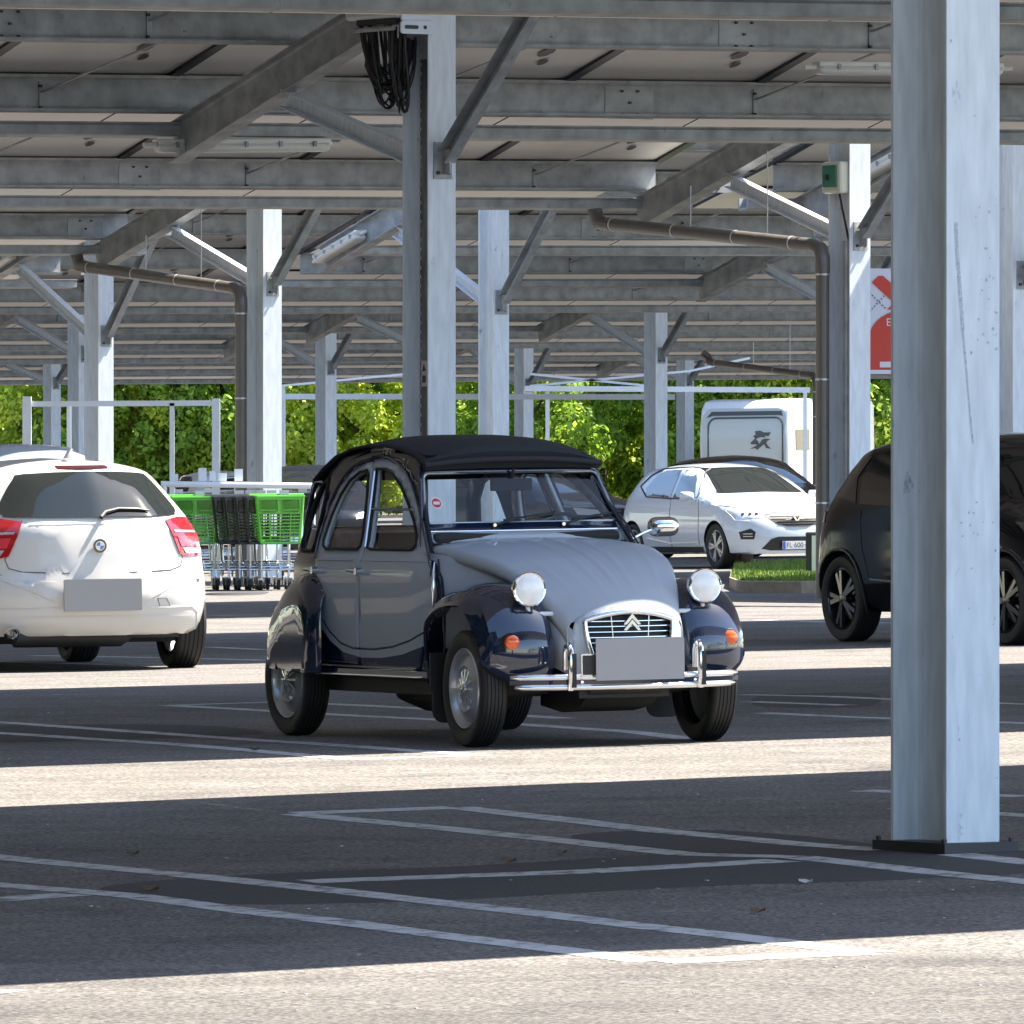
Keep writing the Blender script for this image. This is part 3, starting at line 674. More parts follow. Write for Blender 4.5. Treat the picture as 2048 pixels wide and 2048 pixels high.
# ---- hood
stn = [(-.79, .555, 1.062, .985, .0), (-.5, .535, 1.048, .952, .02), (-.25, .50, 1.018, .915, .05), (0, .455, .970, .862, .12), (.2, .405, .905, .782, .25), (.35, .362, .838, .700, .45), (.46, .328, .776, .620, .7), (.54, .308, .725, .56, .85), (.585, .300, .685, .50, .95)]
rings = []
def lerp_st(f):
    i = min(len(stn)-2, int(f)); t_ = f-i; p = [stn[max(0, min(len(stn)-1, i+k))] for k in (-1, 0, 1, 2)]
    return [.5*((2*p[1][j])+(p[2][j]-p[0][j])*t_+(2*p[0][j]-5*p[1][j]+4*p[2][j]-p[3][j])*t_*t_+(3*p[1][j]-p[0][j]-3*p[2][j]+p[3][j])*t_**3) for j in range(5)]
NH = 48
for i in range((len(stn)-1)*4+1):
    x, wd, zt, ze, cv = lerp_st(i/4); ring = []
    for k in range(NH+1):
        q = -1+2*k/NH; y = wd*q
        zc = zt-(.035+.02*max(0, x))*abs(q)**3.0
        rib = 0
        for c in (0, .24, .48, .72):
            for sg in ((-1, 1) if c else (1,)):
                rib += .0075*math.exp(-((q-sg*c)/.018)**2)
        fade = min(1, max(0, (.50-x)/.25))*min(1, (x+.79)/.1)
        ring.append((x-cv*y*y, y, zc+rib*fade))
    top = ring; zs = ring[0][2]
    left = []; right = []
    for j, (dy, fz) in enumerate([(.008, .10), (.016, .30), (.018, .6), (.012, 1.0)]):
        left.append((ring[0][0], -(wd+dy), zs-(zs-ze)*fz)); right.append((ring[-1][0], wd+dy, zs-(zs-ze)*fz))
    rings.append(list(reversed(left))+top+right)
g = G(); g.loft(rings, False); hood = g.build('hood', M_GREY, car, 50, thick=.004)
# side panels under the hood edge
for s_ in (-1, 1):
    g = G(); rr = []
    for x, y0, z0, z1 in ((-.80, .605, 1.0, .5), (-.6, .575, .985, .5), (-.4, .53, .955, .5), (-.2, .49, .92, .5), (0, .445, .875, .5), (.2, .39, .80, .45), (.4, .335, .68, .4), (.52, .30, .6, .36)):
        rr.append([(x, s_*y0, z0), (x, s_*y0, (z0+z1)/2), (x, s_*y0, z1)])
    g.loft(rr, False); g.build('side_panel', M_GREY, car, 40, thick=.004)
    g = G(); g.tube([(-.64, s_*.592, .965), (-.615, s_*.592, .85), (-.58, s_*.592, .78)], .005, 5); g.build('panel_gap', M_BLACK, car)
# nose with grille opening
def nose(y, z): return (.600-.85*y*y-.10*(z-.55)*(1 if z > .55 else -.3)-(.6*max(0, z-.66)**1.2), y, z)
N_OUT = [(-.292, .345), (.292, .345), (.298, .50), (.300, .60), (.285, .655), (.22, .698), (.12, .725), (0, .735), (-.12, .725), (-.22, .698), (-.285, .655), (-.300, .60), (-.298, .50)]
GR = [(-.185, .40), (.185, .40), (.225, .52), (.242, .632), (.225, .655), (.12, .682), (0, .692), (-.12, .682), (-.225, .655), (-.242, .632), (-.225, .52)]
g = G(); g.patch(N_OUT, nose, .03, holes=[GR]); no = g.build('nose_panel', M_GREY, car, 50, thick=.004)
g = G(); ring = [Vector(nose(*p))+Vector((.008, 0, 0)) for p in smoothpoly(GR[1:]+GR[:1], 3, False)]; g.tube(ring, .014, 8); gs = g.build('grille_surround', M_CHROME, no, 60)
g = G(); g.patch(GR, lambda y, z: (nose(y, z)[0]-.04, y, z), .06); grl = g.build('grille', M_BLACK, car)
g = G()
for z in (.645, .618, .590, .562, .535, .508):
    hw = .232 if z > .6 else .222
    g.tube([(nose(y, z)[0]-.012, y, z) for y in [hw*k/6 for k in range(-6, 7)]], .0032, 5)
for y0, y1 in ((-.105, -.09), (.105, .09)): g.tube([(nose(y0, .66)[0]-.010, y0, .672), (nose(y1, .5)[0]-.010, y1, .45)], .003, 5)
g.build('grille_bars', M_BRIGHT, grl, 60)
for dz in (0, .030):
    g = G(); hw, hh, tk = .052, .052, .021
    chev = [(-hw, 0), (0, hh), (hw, 0), (hw-.014, -.004), (0, hh-tk-.008), (-hw+.014, -.004)]
    chev = [(-hw, -.008), (0, .047), (hw, -.008), (hw*.66, -.010), (0, .024), (-hw*.66, -.010)]
    f = lambda a, b, q: (.592+q, a*.92, .606+dz+b)
    g.prism(chev, lambda a, b: f(a, b, 0), lambda a, b: f(a, b, .010)); g.build('badge_chevron', M_BRIGHT, grl)
# windscreen frame, cowl
def scr(y, z): return (-.930-.66*(z-1.155)-.10*y*y, y, z)
WF = [(-.600, 1.000), (.600, 1.000), (.592, 1.06), (.545, 1.25), (.500, 1.45), (-.500, 1.45), (-.545, 1.25), (-.592, 1.06)]
WG = [(-.510, 1.148), (.510, 1.148), (.528, 1.153), (.537, 1.168), (.534, 1.19), (.492, 1.385), (.482, 1.402), (.46, 1.410), (-.46, 1.410), (-.482, 1.402), (-.492, 1.385), (-.534, 1.19), (-.537, 1.168), (-.528, 1.153)]
g = G(); g.patch(WF, scr, .06, holes=[WG]); wf = g.build('windscreen_frame', M_NAVY, car, 50, thick=.02)
g = G(); g.patch(WG, lambda y, z: (scr(y, z)[0]-.008, y, z), .08); ws = g.build('windscreen', M_CGLASS, car, 40)
g = G(); ring = [Vector(scr(*p))+Vector((.004, 0, 0)) for p in WG]; g.tube(ring+ring[:2], .007, 6); g.build('windscreen_seal', M_RIM, wf, 60)
g = G(); cwl = lambda y, z: (scr(y, z)[0]+.012, y, z); g.patch([(-.535, 1.055), (-.525, 1.042), (.545, 1.040), (.560, 1.055), (.562, 1.08), (.552, 1.098), (-.55, 1.098)], cwl, .06); g.build('vent_flap', mat('pale_grey_paint', (.36, .39, .42), .35, coat=.6), car, 40, thick=.008, off=1)
g = G(); g.tube([(scr(y, 1.105)[0]+.016, y, 1.105) for y in (-.555, -.3, 0, .3, .55)], .006, 6); g.build('vent_trim', M_CHROME, car, 60)
for y0, ln in ((-.175, .30), (.215, .30)):
    g = G(); p0 = Vector(scr(y0, 1.135))+Vector((.02, 0, 0)); g.tube([p0-Vector((.03, 0, 0)), p0+Vector((.012, 0, 0))], .010, 8); wo = g.build('wiper', M_CHROME, car, 50)
    p1 = Vector(scr(y0+ln*.62, 1.178))+Vector((.022, 0, 0)); g = G(); g.tube([p0, p1], [.007, .004], 6)
    a = Vector(scr(y0+ln*.2, 1.160))+Vector((.016, 0, 0)); b = Vector(scr(y0+ln*1.2, 1.197))+Vector((.016, 0, 0)); g.tube([a, b], .006, 5); g.build('wiper_blade', M_BLACK, wo, 50)
# round sticker on the glass
M_STK = mat('red_sticker', (.45, .03, .03), .5); M_STK2 = mat('pale_sticker', (.75, .6, .6), .5)
g = G(); disc = [(.031*math.cos(a), .031*math.sin(a)) for a in [k*math.pi/10 for k in range(20)]]
g.prism(disc, lambda a, b: (scr(-.455+a, 1.255+b)[0]+.000, -.455+a, 1.255+b), lambda a, b: (scr(-.455+a, 1.255+b)[0]+.002, -.455+a, 1.255+b), 1)
g.prism([(p*.78, q*.78) for p, q in disc], lambda a, b: (scr(-.455+a, 1.255+b)[0]+.002, -.455+a, 1.255+b), lambda a, b: (scr(-.455+a, 1.255+b)[0]+.003, -.455+a, 1.255+b), 0)
g.prism(rround(.034, .016, .003, 1), lambda a, b: (scr(-.455+a, 1.255+b)[0]+.003, -.455+a, 1.255+b), lambda a, b: (scr(-.455+a, 1.255+b)[0]+.004, -.455+a, 1.255+b), 1)
g.build('sticker', [M_STK, M_STK2], ws)
# canvas roof
rf = [(-1.085, .492, 1.425, .008), (-1.088, .500, 1.447, .045), (-1.075, .503, 1.462, .062), (-1.10, .503, 1.470, .078), (-1.16, .500, 1.482, .085), (-1.30, .490, 1.512, .078), (-1.50, .480, 1.545, .060), (-1.75, .470, 1.560, .050), (-2.0, .468, 1.560, .048), (-2.25, .472, 1.545, .045), (-2.48, .478, 1.505, .045), (-2.66, .485, 1.44, .045), (-2.80, .49, 1.375, .03)]
rings = []
for i, (x, wd, zs, cr_) in enumerate(rf):
    ring = []
    a0 = Vector((rf[max(0, i-1)][0], rf[max(0, i-1)][2])); a1 = Vector((rf[min(len(rf)-1, i+1)][0], rf[min(len(rf)-1, i+1)][2])); d = (a1-a0).normalized(); nx, nz = d.y, -d.x
    if nz < 0 and x > -2.9: nx, nz = -nx, -nz
    if i < 3: nx, nz = .25, .97
    for k in range(25):
        q = -1+2*k/24; c = cr_*(1-abs(q)**2.8); sag = .004*math.sin(x*9)*(1-q*q)
        ring.append((x+nx*c*(.6 if i < 4 else 1), wd*q, zs+nz*c+sag))
    rings.append(ring)
g = G(); g.loft(rings, False)
rc = g.build('canvas_roof', M_CANVAS, car, 60, thick=.012)
g = G(); g.tube([(-1.062+.02*(1-q*q), .498*q, 1.452+.028*(1-abs(q)**2.5)) for q in [k/10 for k in range(-10, 11)]], .016, 8); g.build('roof_edge_roll', M_CANVAS, rc, 60)
# rear window inside the tail: frame of the back
for s_ in (-1,):
    def bk(y, z): return (-2.955+(.10*(z-1.12) if z > 1.12 else 0)-.06*(1.12-z if z < 1.12 else 0)+.25*y*y, y, z)
    g = G(); g.patch([(-.50, .42), (.50, .42), (.50, 1.12), (.48, 1.36), (-.48, 1.36), (-.50, 1.12)], lambda y, z: (-2.96+.42*max(0, z-1.12)**1.0-.10*max(0, 1.12-z)+.2*y*y, y, z), .08, holes=[rround(.92, .24, .06, 4, 0, 1.24)])
    g.build('tail_panel', M_NAVY, car, 40, thick=.01)
# bumper: two chrome bars with dark strip and overriders
def bx(y): return .665-.52*abs(y)**2.2
g = G(); ys = [-.635+1.27*k/30 for k in range(31)]
bsec = lambda zc, hh: [(.0, -hh), (.016, -hh*.6), (.020, 0), (.016, hh*.6), (0, hh)]
g2 = G()
for zc, hh, L_ in ((.363, .016, .632), (.312, .0165, .612)):
    ends = [-L_+2*L_*k/30 for k in range(31)]
    g2.loft([[(bx(y)+dx*(1 if abs(y) < L_*.985 else .4), y, zc+dz_*(1 if abs(y) < L_*.985 else .5)) for dx, dz_ in bsec(0, hh)] for y in ends], True, True)
bmp = g2.build('bumper', M_BRIGHT, car, 50)
g.loft([[(bx(y)-.006, y, .350), (bx(y)+.006, y, .348), (bx(y)+.006, y, .326), (bx(y)-.006, y, .324)] for y in ys], True, True); g.build('bumper_strip', M_NAVY, bmp, 40)
for y in (-.36, .36):
    g = G(); x0 = bx(y); g.tube([(x0+.022, y, .298), (x0+.034, y, .35), (x0+.036, y, .45), (x0+.030, y, .505), (x0+.010, y, .528), (x0-.02, y, .520), (x0-.035, y, .49), (x0-.04, y, .40)], .017, 8); g.build('overrider', M_CHROME, bmp, 60)
    g = G(); g.beam((x0+.046, y+(.012), .31), (x0+.050, y+.012, .485), .022, .014, 0, up=(1, 0, 0)); g.build('rubber_strip', M_BLACK, bmp)
for y in (-.30, .33):
    g = G(); g.lathe([(.010, .0), (.008, .010), (0, .012)], (bx(y)+.012, y, .337), 'x', 10); g.build('bolt', M_CHROME, bmp)
# number plate (plain) with dark holder
M_PLATE = mat('plain_grey_plate', (.20, .20, .23), .45)
g = G(); g.prism(rround(.52, .115, .006, 2, -.055, .425), lambda a, b: (.668, a, b), lambda a, b: (.676, a, b), 0); g.prism(rround(.505, .10, .004, 2, -.055, .425), lambda a, b: (.676, a, b), lambda a, b: (.678, a, b), 1)
pl = g.build('number_plate', [M_BRIGHT, M_BLACK], car)
g = G(); g.prism(rround(.49, .215, .008, 2, 0, .452), lambda a, b: (.700, a, b), lambda a, b: (.706, a, b)); g.build('plate_cover', mat('grey_plate_cover', (.25, .255, .28), .5), pl)
# underside and interior
g = G(); g.box((-1.45, 0, .30), (2.6, 1.10, .10)); g.box((.2, 0, .36), (.55, .50, .22)); g.loft([[(x, y, z) for y in (-.2, .2) for z in ((a, b) if y < 0 else (b, a))] for x, a, b in ((-.2, .20, .5), (.1, .17, .5), (.35, .20, .5), (.5, .28, .5))], True, True)
g.tube([(-.5, -.3, .24), (-1.0, -.32, .20), (-1.6, -.3, .22), (-1.9, -.3, .26)], .07, 10); g.box((0, 0, .30), (.08, 1.1, .07)); g.box((-2.8, 0, .30), (.08, 1.1, .07)); g.build('chassis', M_BLACK, car)
g = G(); g.patch([(-.58, .36), (.58, .36), (.56, 1.0), (-.56, 1.0)], lambda y, z: (-.86, y, z), .3); g.build('bulkhead', M_INTER, car)
g = G(); g.box((-.97, 0, 1.03), (.22, 1.06, .14)); dsh = g.build('dashboard', M_INTER, car, bevel=.03)
g = G()
cs = Vector((-1.22, .28, 1.03)); u1 = Vector((0, 1, 0)); u2 = Vector((.55, 0, .83)); g.tube([cs+u1*.19*math.cos(a)+u2*.19*math.sin(a) for a in [k*math.pi/12 for k in range(25)]], .011, 6)
g.tube([cs+u1*-.19, cs+Vector((.05, 0, 0)), (-.98, .28, .98)], .010, 6); g.build('steering_wheel', M_BLACK, car, 50)
for y, mt in ((-.28, M_INTER), (.28, M_INTER)):
    g = G(); g.loft([[(x, y+yy, z) for yy in (-.22, -.2, .2, .22)] for x, z in ((-1.35, .62), (-1.62, .60), (-1.70, .68), (-1.80, 1.08), (-1.86, 1.10), (-1.76, .56), (-1.35, .54))], True, True); g.build('front_seat', mt, car, 40, bevel=.02)
g = G(); g.loft([[(x, yy, z) for yy in (-.52, -.5, -.2, 0, .2, .5, .52)] for x, z in ((-2.05, .66), (-2.35, .66), (-2.48, .74), (-2.62, 1.10), (-2.70, 1.12), (-2.60, .6), (-2.05, .58))], True, True); g.build('rear_seat', M_SEAT, car, 40, bevel=.03)
for y in (-.35, -.1):
    pass
g = G(); g.loft([[(-1.95-.04*k, -.50+.02*math.sin(k*2+j), .80+.06*j+.015*math.sin(3*k+j)) for j in range(5)] for k in range(11)], False); g.build('seat_cover', M_SEAT, car, 60)
g = G(); g.box((-1.10, 0, 1.345), (.03, .23, .065)); g.tube([(-1.09, 0, 1.38), (-1.06, 0, 1.43)], .01, 6); g.build('rear_view_mirror', M_INTER, car, bevel=.012)
g = G(); g.patch([(-1.1, -.46), (-1.1, .46), (-2.7, .46), (-2.7, -.46)], lambda x, y: (x, y, 1.50+.03*math.sin((x+1)*2)*-1-(.25*max(0, -2.2-x))), .3); g.build('headlining', M_INTER, car)
# ------------------------------------------------------------------ modern cars
class Shape:
    def __init__(s, out, W, belt=.92, roofk=.74, Lr=.55, Lf=.75, pr=3.0, pf=2.6, zb=.20, rr=.10):
        s.o = [Vector(p) for p in out]; s.W = W; s.belt = belt; s.k = roofk; s.Lr = Lr; s.Lf = Lf; s.pr = pr; s.pf = pf; s.zb = zb; s.rr = rr
        s.H = max(p.y for p in s.o); s.top = max(range(len(s.o)), key=lambda i: s.o[i].y)
    def xr(s, z):
        for a, b in zip(s.o[:s.top], s.o[1:s.top+1]):
            if a.y <= z <= b.y: return a.x+(b.x-a.x)*(z-a.y)/max(1e-6, b.y-a.y)
        return s.o[0].x if z < s.o[0].y else s.o[s.top].x
    def xf(s, z):
        for a, b in zip(reversed(s.o[s.top+1:]), reversed(s.o[s.top:-1])):
            if a.y <= z <= b.y: return a.x+(b.x-a.x)*(z-a.y)/max(1e-6, b.y-a.y)
        return s.o[-1].x if z < s.o[-1].y else s.o[s.top].x
    def zt(s, x):
        m = 0
        for a, b in zip(s.o[:-1], s.o[1:]):
            lo, hi = (a, b) if a.x <= b.x else (b, a)
            if lo.x <= x <= hi.x and hi.x > lo.x: m = max(m, lo.y+(hi.y-lo.y)*(x-lo.x)/(hi.x-lo.x))
        return m
    def Wz(s, z):
        W = s.W
        if z < .55: return W*(1-.07*((.55-z)/.35)**2)
        if z < s.belt: return W*(1-.03*((z-.55)/(s.belt-.55))**2)
        t = min(1.1, (z-s.belt)/(s.H-s.belt)); return W*(.97-(.97-s.k)*t**1.15)
    def w(s, x, z):
        a, b = s.xr(z), s.xf(z)
        if x <= a or x >= b: return 0
        dr = min(1, (x-a)/s.Lr); df = min(1, (b-x)/s.Lf)
        e = (1-(1-dr)**s.pr)**(1/s.pr)*(1-(1-df)**s.pf)**(1/s.pf)
        t = max(0, min(1, (s.zt(x)-z)/s.rr)); e *= (1-(1-t)**2)**.5
        return s.Wz(z)*e
    def side(s, sg, eps=.004): return lambda x, z: (x, sg*(s.w(x, z)+eps), z)
    def end(s, back=True, eps=.004):
        def f(y, z):
            lo = s.xr(z) if back else s.xf(z); mid = lo+(1.0 if back else -1.0); ay = min(abs(y), s.Wz(z)*.985)
            a, b = lo, mid
            for _ in range(22):
                m = (a+b)/2
                if s.w(m, z) >= ay: b = m
                else: a = m
            return (b+(-eps if back else eps), y, z)
        return f
    def body(s, nst=64, nr=56):
        x0 = min(p.x for p in s.o)+.004; x1 = max(p.x for p in s.o)-.004; rings = []
        for i in range(nst+1):
            u = i/nst; x = x0+(x1-x0)*(.5*(1-math.cos(math.pi*u))*.45+u*.55)
            zt = s.zt(x)-.001; zmin = s.zb
            # valid z span at this x
            zs = [s.zb+(zt-s.zb)*k/30 for k in range(31)]; ok = [z for z in zs if s.w(x, z) > .02]
            if not ok: ok = [(s.zb+zt)/2]
            zlo, zhi = (s.zb if min(ok) < s.zb+.05 else min(ok)), zt
            zc = zlo+(min(zhi, max(ok)+.03)-zlo)*.45; ring = []
            for k in range(nr):
                a = 2*math.pi*k/nr; cy, cz = math.cos(a), math.sin(a); lo, hi = 0, 2.0
                cy = math.copysign(abs(cy)**.8, cy); cz = math.copysign(abs(cz)**1.0, cz)
                for _ in range(18):
                    m = (lo+hi)/2; y, z = cy*m, zc+cz*m
                    if z > s.zb and z < zt and s.w(x, z) > abs(y): lo = m
                    else: hi = m
                ring.append((x, cy*lo, zc+cz*lo))
            rings.append(ring)
        g = G(); g.loft(rings, True, True); return g
def cut_arches(o, spots, r, W, mi):
    cut = G()
    for x, z in spots:
        for sg in (-1, 1):
            n = 32; rings = []
            for y in ((W-.24)*sg, (W+.2)*sg): rings.append([(x+r*math.cos(2*math.pi*k/n), y, z+r*math.sin(2*math.pi*k/n)) for k in range(n)])
            if sg < 0: rings.reverse()
            cut.loft(rings, True, True)
    me = cut.mesh('cut', [mi]); c = bpy.data.objects.new('cut', me); COL.objects.link(c); c.parent = o.parent
    bm = bmesh.new(); bm.from_mesh(me); bmesh.ops.recalc_face_normals(bm, faces=bm.faces); bm.to_mesh(me); bm.free()
    bm = bmesh.new(); bm.from_mesh(o.data); bmesh.ops.recalc_face_normals(bm, faces=bm.faces); bm.to_mesh(o.data); bm.free()
    md = o.modifiers.new('b', 'BOOLEAN'); md.object = c; md.operation = 'DIFFERENCE'; md.solver = 'EXACT'; md.material_mode = 'TRANSFER'
    bpy.context.view_layer.update()
    dg = bpy.context.evaluated_depsgraph_get(); nm = bpy.data.meshes.new_from_object(o.evaluated_get(dg))
    o.modifiers.clear(); o.data = nm; bpy.data.objects.remove(c)
    nm.polygons.foreach_set('use_smooth', [True]*len(nm.polygons)); nm.set_sharp_from_angle(angle=R(38))
M_ALLOY = mat('alloy_wheel', (.42, .43, .45), .3, .8)
M_ALLOYB = mat('black_alloy_wheel', (.03, .03, .033), .25, .5, coat=.6)
M_RED = mat('red_lens', (.42, .012, .02), .1, coat=1)
M_RED2 = mat('bright_red_lens', (.75, .05, .07), .15, coat=1)
M_CLEAR = mat('clear_lens', (.70, .72, .75), .08, .4, coat=1)
M_TRIM = mat('black_trim', (.015, .015, .016), .45)
M_GLS = mat('tinted_glass', (.016, .020, .020), .03, spec=.6)
M_REDD = mat('unlit_brake_lens', (.06, .012, .015), .2, coat=.5)
def modern_wheels(root, sh, xw, r, mrim, W, steer=0):
    for x in xw:
        for sg in (-1, 1):
            Mw = Matrix.Translation((x, sg*(W-.115), r)) @ Matrix.Rotation(R(steer) if x == xw[0] else 0, 4, 'Z') @ Matrix.Rotation(R(0 if sg > 0 else 180), 4, 'Z')
            t = wheel_tyre(r, .215, r*.70).xf(Mw).build('wheel', M_BLACK, root, 35)
            g = G(); g.lathe([(r*.70, .07), (r*.715, .088), (r*.68, .094), (r*.655, .07), (r*.65, -.08)], (0, 0, 0), 'y', 40)
            for k in range(5):
                for da in (-.16, .16):
                    a = 2*math.pi*k/5+da; g.beam((r*.10*math.cos(2*math.pi*k/5), .078, r*.10*math.sin(2*math.pi*k/5)), (r*.66*math.cos(a), .070, r*.66*math.sin(a)), .035, .03, 0, up=(0, 1, 0))
            g.lathe([(r*.17, .05), (r*.17, .085), (r*.1, .092), (0, .092)], (0, 0, 0), 'y', 20); g.lathe([(r*.5, 0), (0, 0)], (0, 0, 0), 'y', 20, 0)
            g.xf(Mw).build('rim', mrim, t, 35)
def overlay(root, name, m, out, f, step=.08, thick=0, smooth=40, label=None):
    g = G(); g.patch(out, f, step); o = g.build(name, m, root, smooth)
    if label: o['label'] = label
    return o
def seam(root, name, pts, f, r=.004, m=None):
    g = G(); P = []
    for a, b in zip(pts[:-1], pts[1:]):
        k = max(1, int((Vector(a)-Vector(b)).length/.06)); P += [f(*Vector(a).lerp(Vector(b), j/k)) for j in range(k)]
    P.append(f(*pts[-1])); g.tube(P, r, 4); return g.build(name, m or M_TRIM, root, 60)
def place_car(name, label, u, v_or_Y, heading, scale=1, ground_px=True):
    if ground_px: X, Y = unproj(u, v_or_Y)
    else: Y = v_or_Y; X = (u-1024)/FPX*Y
    h = Vector(heading).normalized(); M, L = ground_frame(X, Y, h)
    return thing(name, label, 'car', L, M @ Matrix.Diagonal((scale, scale, scale)))

# --- white hatchback seen from behind
psi = R(17.5); hd = (-math.sin(psi), math.cos(psi))
rw = unproj(362, 1335); lf = Vector((-math.cos(psi), -math.sin(psi)))   # right rear wheel contact; left axis
bm_s = 1.06; rc_ = Vector(rw)+lf*(.77*bm_s); fa = rc_+Vector(hd)*(2.69*bm_s)
Mb, Lb = ground_frame(fa.x, fa.y, hd)
bmw = thing('white_hatchback', 'white hatchback seen from behind at the left, red tail lights and blank grey plate', 'car', Lb, Mb @ Matrix.Diagonal((bm_s,)*3))
M_WHITEC = mat('white_car_paint', (.62, .60, .56), .35, coat=.6)
bs = Shape([(-3.40, .24), (-3.47, .34), (-3.50, .50), (-3.49, .60), (-3.455, .66), (-3.445, .80), (-3.44, .95), (-3.40, 1.035), (-3.20, 1.27), (-3.09, 1.375), (-2.95, 1.405), (-2.5, 1.43), (-1.9, 1.445), (-1.3, 1.42), (-.8, 1.30), (-.25, 1.02), (.1, .95), (.5, .84), (.68, .70), (.75, .5), (.72, .24)], .885, .88, .56, .75, .8, 2.5, 2.6, .24)
g = bs.body(96, 88); bd = g.build('body', [M_WHITEC, M_TRIM], bmw, 40); cut_arches(bd, [(0, .32), (-2.69, .32)], .365, .885, M_TRIM)
modern_wheels(bmw, bs, (0, -2.69), .318, M_ALLOY, .885)
fb = bs.end(True); 
overlay(bmw, 'rear_window', M_GLS, smoothpoly([(-.60, 1.06), (-.55, 1.045), (0, 1.04), (.55, 1.045), (.60, 1.06), (.62, 1.09), (.56, 1.19), (.47, 1.305), (.40, 1.335), (0, 1.348), (-.40, 1.335), (-.47, 1.305), (-.56, 1.19), (-.62, 1.09)], 2), bs.end(True, .016), .045)
overlay(bmw, 'brake_light', M_REDD, rround(.36, .022, .01, 3, 0, 1.378), bs.end(True, .014), .05)
g = G(); P = [bs.end(True, .030)(y, z) for y, z in ((-.02, 1.035), (-.06, 1.07), (-.16, 1.092), (-.30, 1.088), (-.38, 1.078))]; g.tube(P, [.016, .014, .011, .010, .006], 6); g.build('rear_wiper', M_TRIM, bmw, 50)
for sg in (-1, 1):
    tl = [(sg*.50, 1.015), (sg*.62, 1.035), (sg*.72, 1.03), (sg*.80, .98), (sg*.845, .84), (sg*.84, .77), (sg*.66, .765), (sg*.60, .78), (sg*.565, .86)]
    o = overlay(bmw, 'tail_light', M_RED, tl, bs.end(True, .012), .035)
    overlay(o, 'lens', M_RED2, [(sg*.58, .905), (sg*.79, .90), (sg*.81, .835), (sg*.61, .835)], bs.end(True, .018), .035)
    overlay(o, 'lens', M_CLEAR, [(sg*.625, .822), (sg*.82, .820), (sg*.825, .785), (sg*.65, .785)], bs.end(True, .018), .035)
    overlay(o, 'lens', M_CLEAR, [(sg*.555, .945), (sg*.76, .94), (sg*.77, .925), (sg*.565, .93)], bs.end(True, .018), .035)
fs_ = bs.end(True, .001)
seam(bmw, 'boot_seam', [(.50, 1.02), (.565, .86), (.62, .76), (.60, .70), (.52, .675), (.3, .665), (0, .66), (-.3, .665), (-.52, .675), (-.60, .70), (-.62, .76), (-.565, .86), (-.50, 1.02)], fs_, .0035)
seam(bmw, 'crease', [(-.46, .985), (0, .992), (.46, .985)], bs.end(True, -.003), .006, M_WHITEC)
seam(bmw, 'bumper_seam', [(-.84, .66), (-.6, .655)], fs_, .003); seam(bmw, 'bumper_seam', [(.84, .66), (.6, .655)], fs_, .003)
g = G(); g.prism(rround(.54, .215, .008, 2, 0, .515), lambda a, b: (-3.512, a, b), lambda a, b: (-3.530, a, b)); g.build('number_plate', mat('blank_grey_plate', (.34, .33, .32), .5), bmw)
M_SHW = mat('white_plastic', (.60, .57, .53), .35, coat=.6)
for sg in (-1, 1):
    overlay(bmw, 'bumper_recess', M_SHW, [(sg*.28, .605), (sg*.66, .625), (sg*.52, .565), (sg*.38, .50), (sg*.28, .45)], bs.end(True, .003), .05)
    seam(bmw, 'bumper_crease', [(sg*.28, .43), (sg*.5, .425), (sg*.68, .43), (sg*.74, .39), (sg*.76, .27)], bs.end(True, .0), .006, M_SHW)
    g = G(); g.lathe([(.014, -.004), (.014, .006), (0, .006)], bs.end(True, .0)(sg*.74, .60), 'x', 10); g.build('parking_sensor', M_SHW, bmw)
overlay(bmw, 'skirt_seam', M_SHW, [(-.69, .375), (.69, .375), (.69, .362), (-.69, .362)], bs.end(True, .002), .05)
seam(bmw, 'tow_cover', [(-.40, .485), (-.47, .485), (-.50, .43), (-.42, .43), (-.40, .485)], fs_, .002)
g = G(); bx0 = fb(0, .83)[0]; g.lathe([(.001, -.016), (.047, -.012), (.050, -.004), (.050, .006)], (bx0, 0, .845), 'x', 32, 0); badge = g.build('badge', M_CHROME, bmw, 40)
MB1 = mat('badge_black', (.01, .01, .012), .2, coat=1); MB2 = mat('badge_blue', (.02, .15, .45), .2, coat=1); MB3 = mat('badge_white', (.75, .76, .78), .2, coat=1)
def ringpoly(r, a0, a1, n=10): return [(r*math.cos(R(a0+(a1-a0)*k/n)), r*math.sin(R(a0+(a1-a0)*k/n))) for k in range(n+1)]
g = G(); c0 = ringpoly(.046, 0, 359, 24); g.prism(c0, lambda a, b: (bx0-.017, a, .845+b), lambda a, b: (bx0-.019, a, .845+b), 0)
c1 = ringpoly(.031, 0, 359, 24); g.prism(c1, lambda a, b: (bx0-.019, a, .845+b), lambda a, b: (bx0-.020, a, .845+b), 3)
for k, mi in ((0, 1), (90, 2), (180, 1), (270, 2)):
    q = [(0, 0)]+ringpoly(.028, k, k+90); g.prism(q, lambda a, b: (bx0-.020, a, .845+b), lambda a, b: (bx0-.022, a, .845+b), mi)
g.build('roundel', [MB1, MB2, MB3, M_CHROME], badge)
g = G(); g.lathe([(.030, .12), (.040, .12), (.042, .0), (.036, -.012), (.031, 0), (.029, .1)], (-3.44, .60, .262), 'x', 20); g.build('exhaust', M_CHROME, bmw, 40)
g = G(); g.box((-2.9, 0, .26), (.7, 1.2, .08)); g.tube([(-3.25, .55, .24), (-3.2, -.2, .235), (-2.9, -.3, .25)], .075, 10); g.box((-1.4, 0, .22), (2.6, 1.5, .08)); g.build('underside', M_BLACK, bmw, 40)
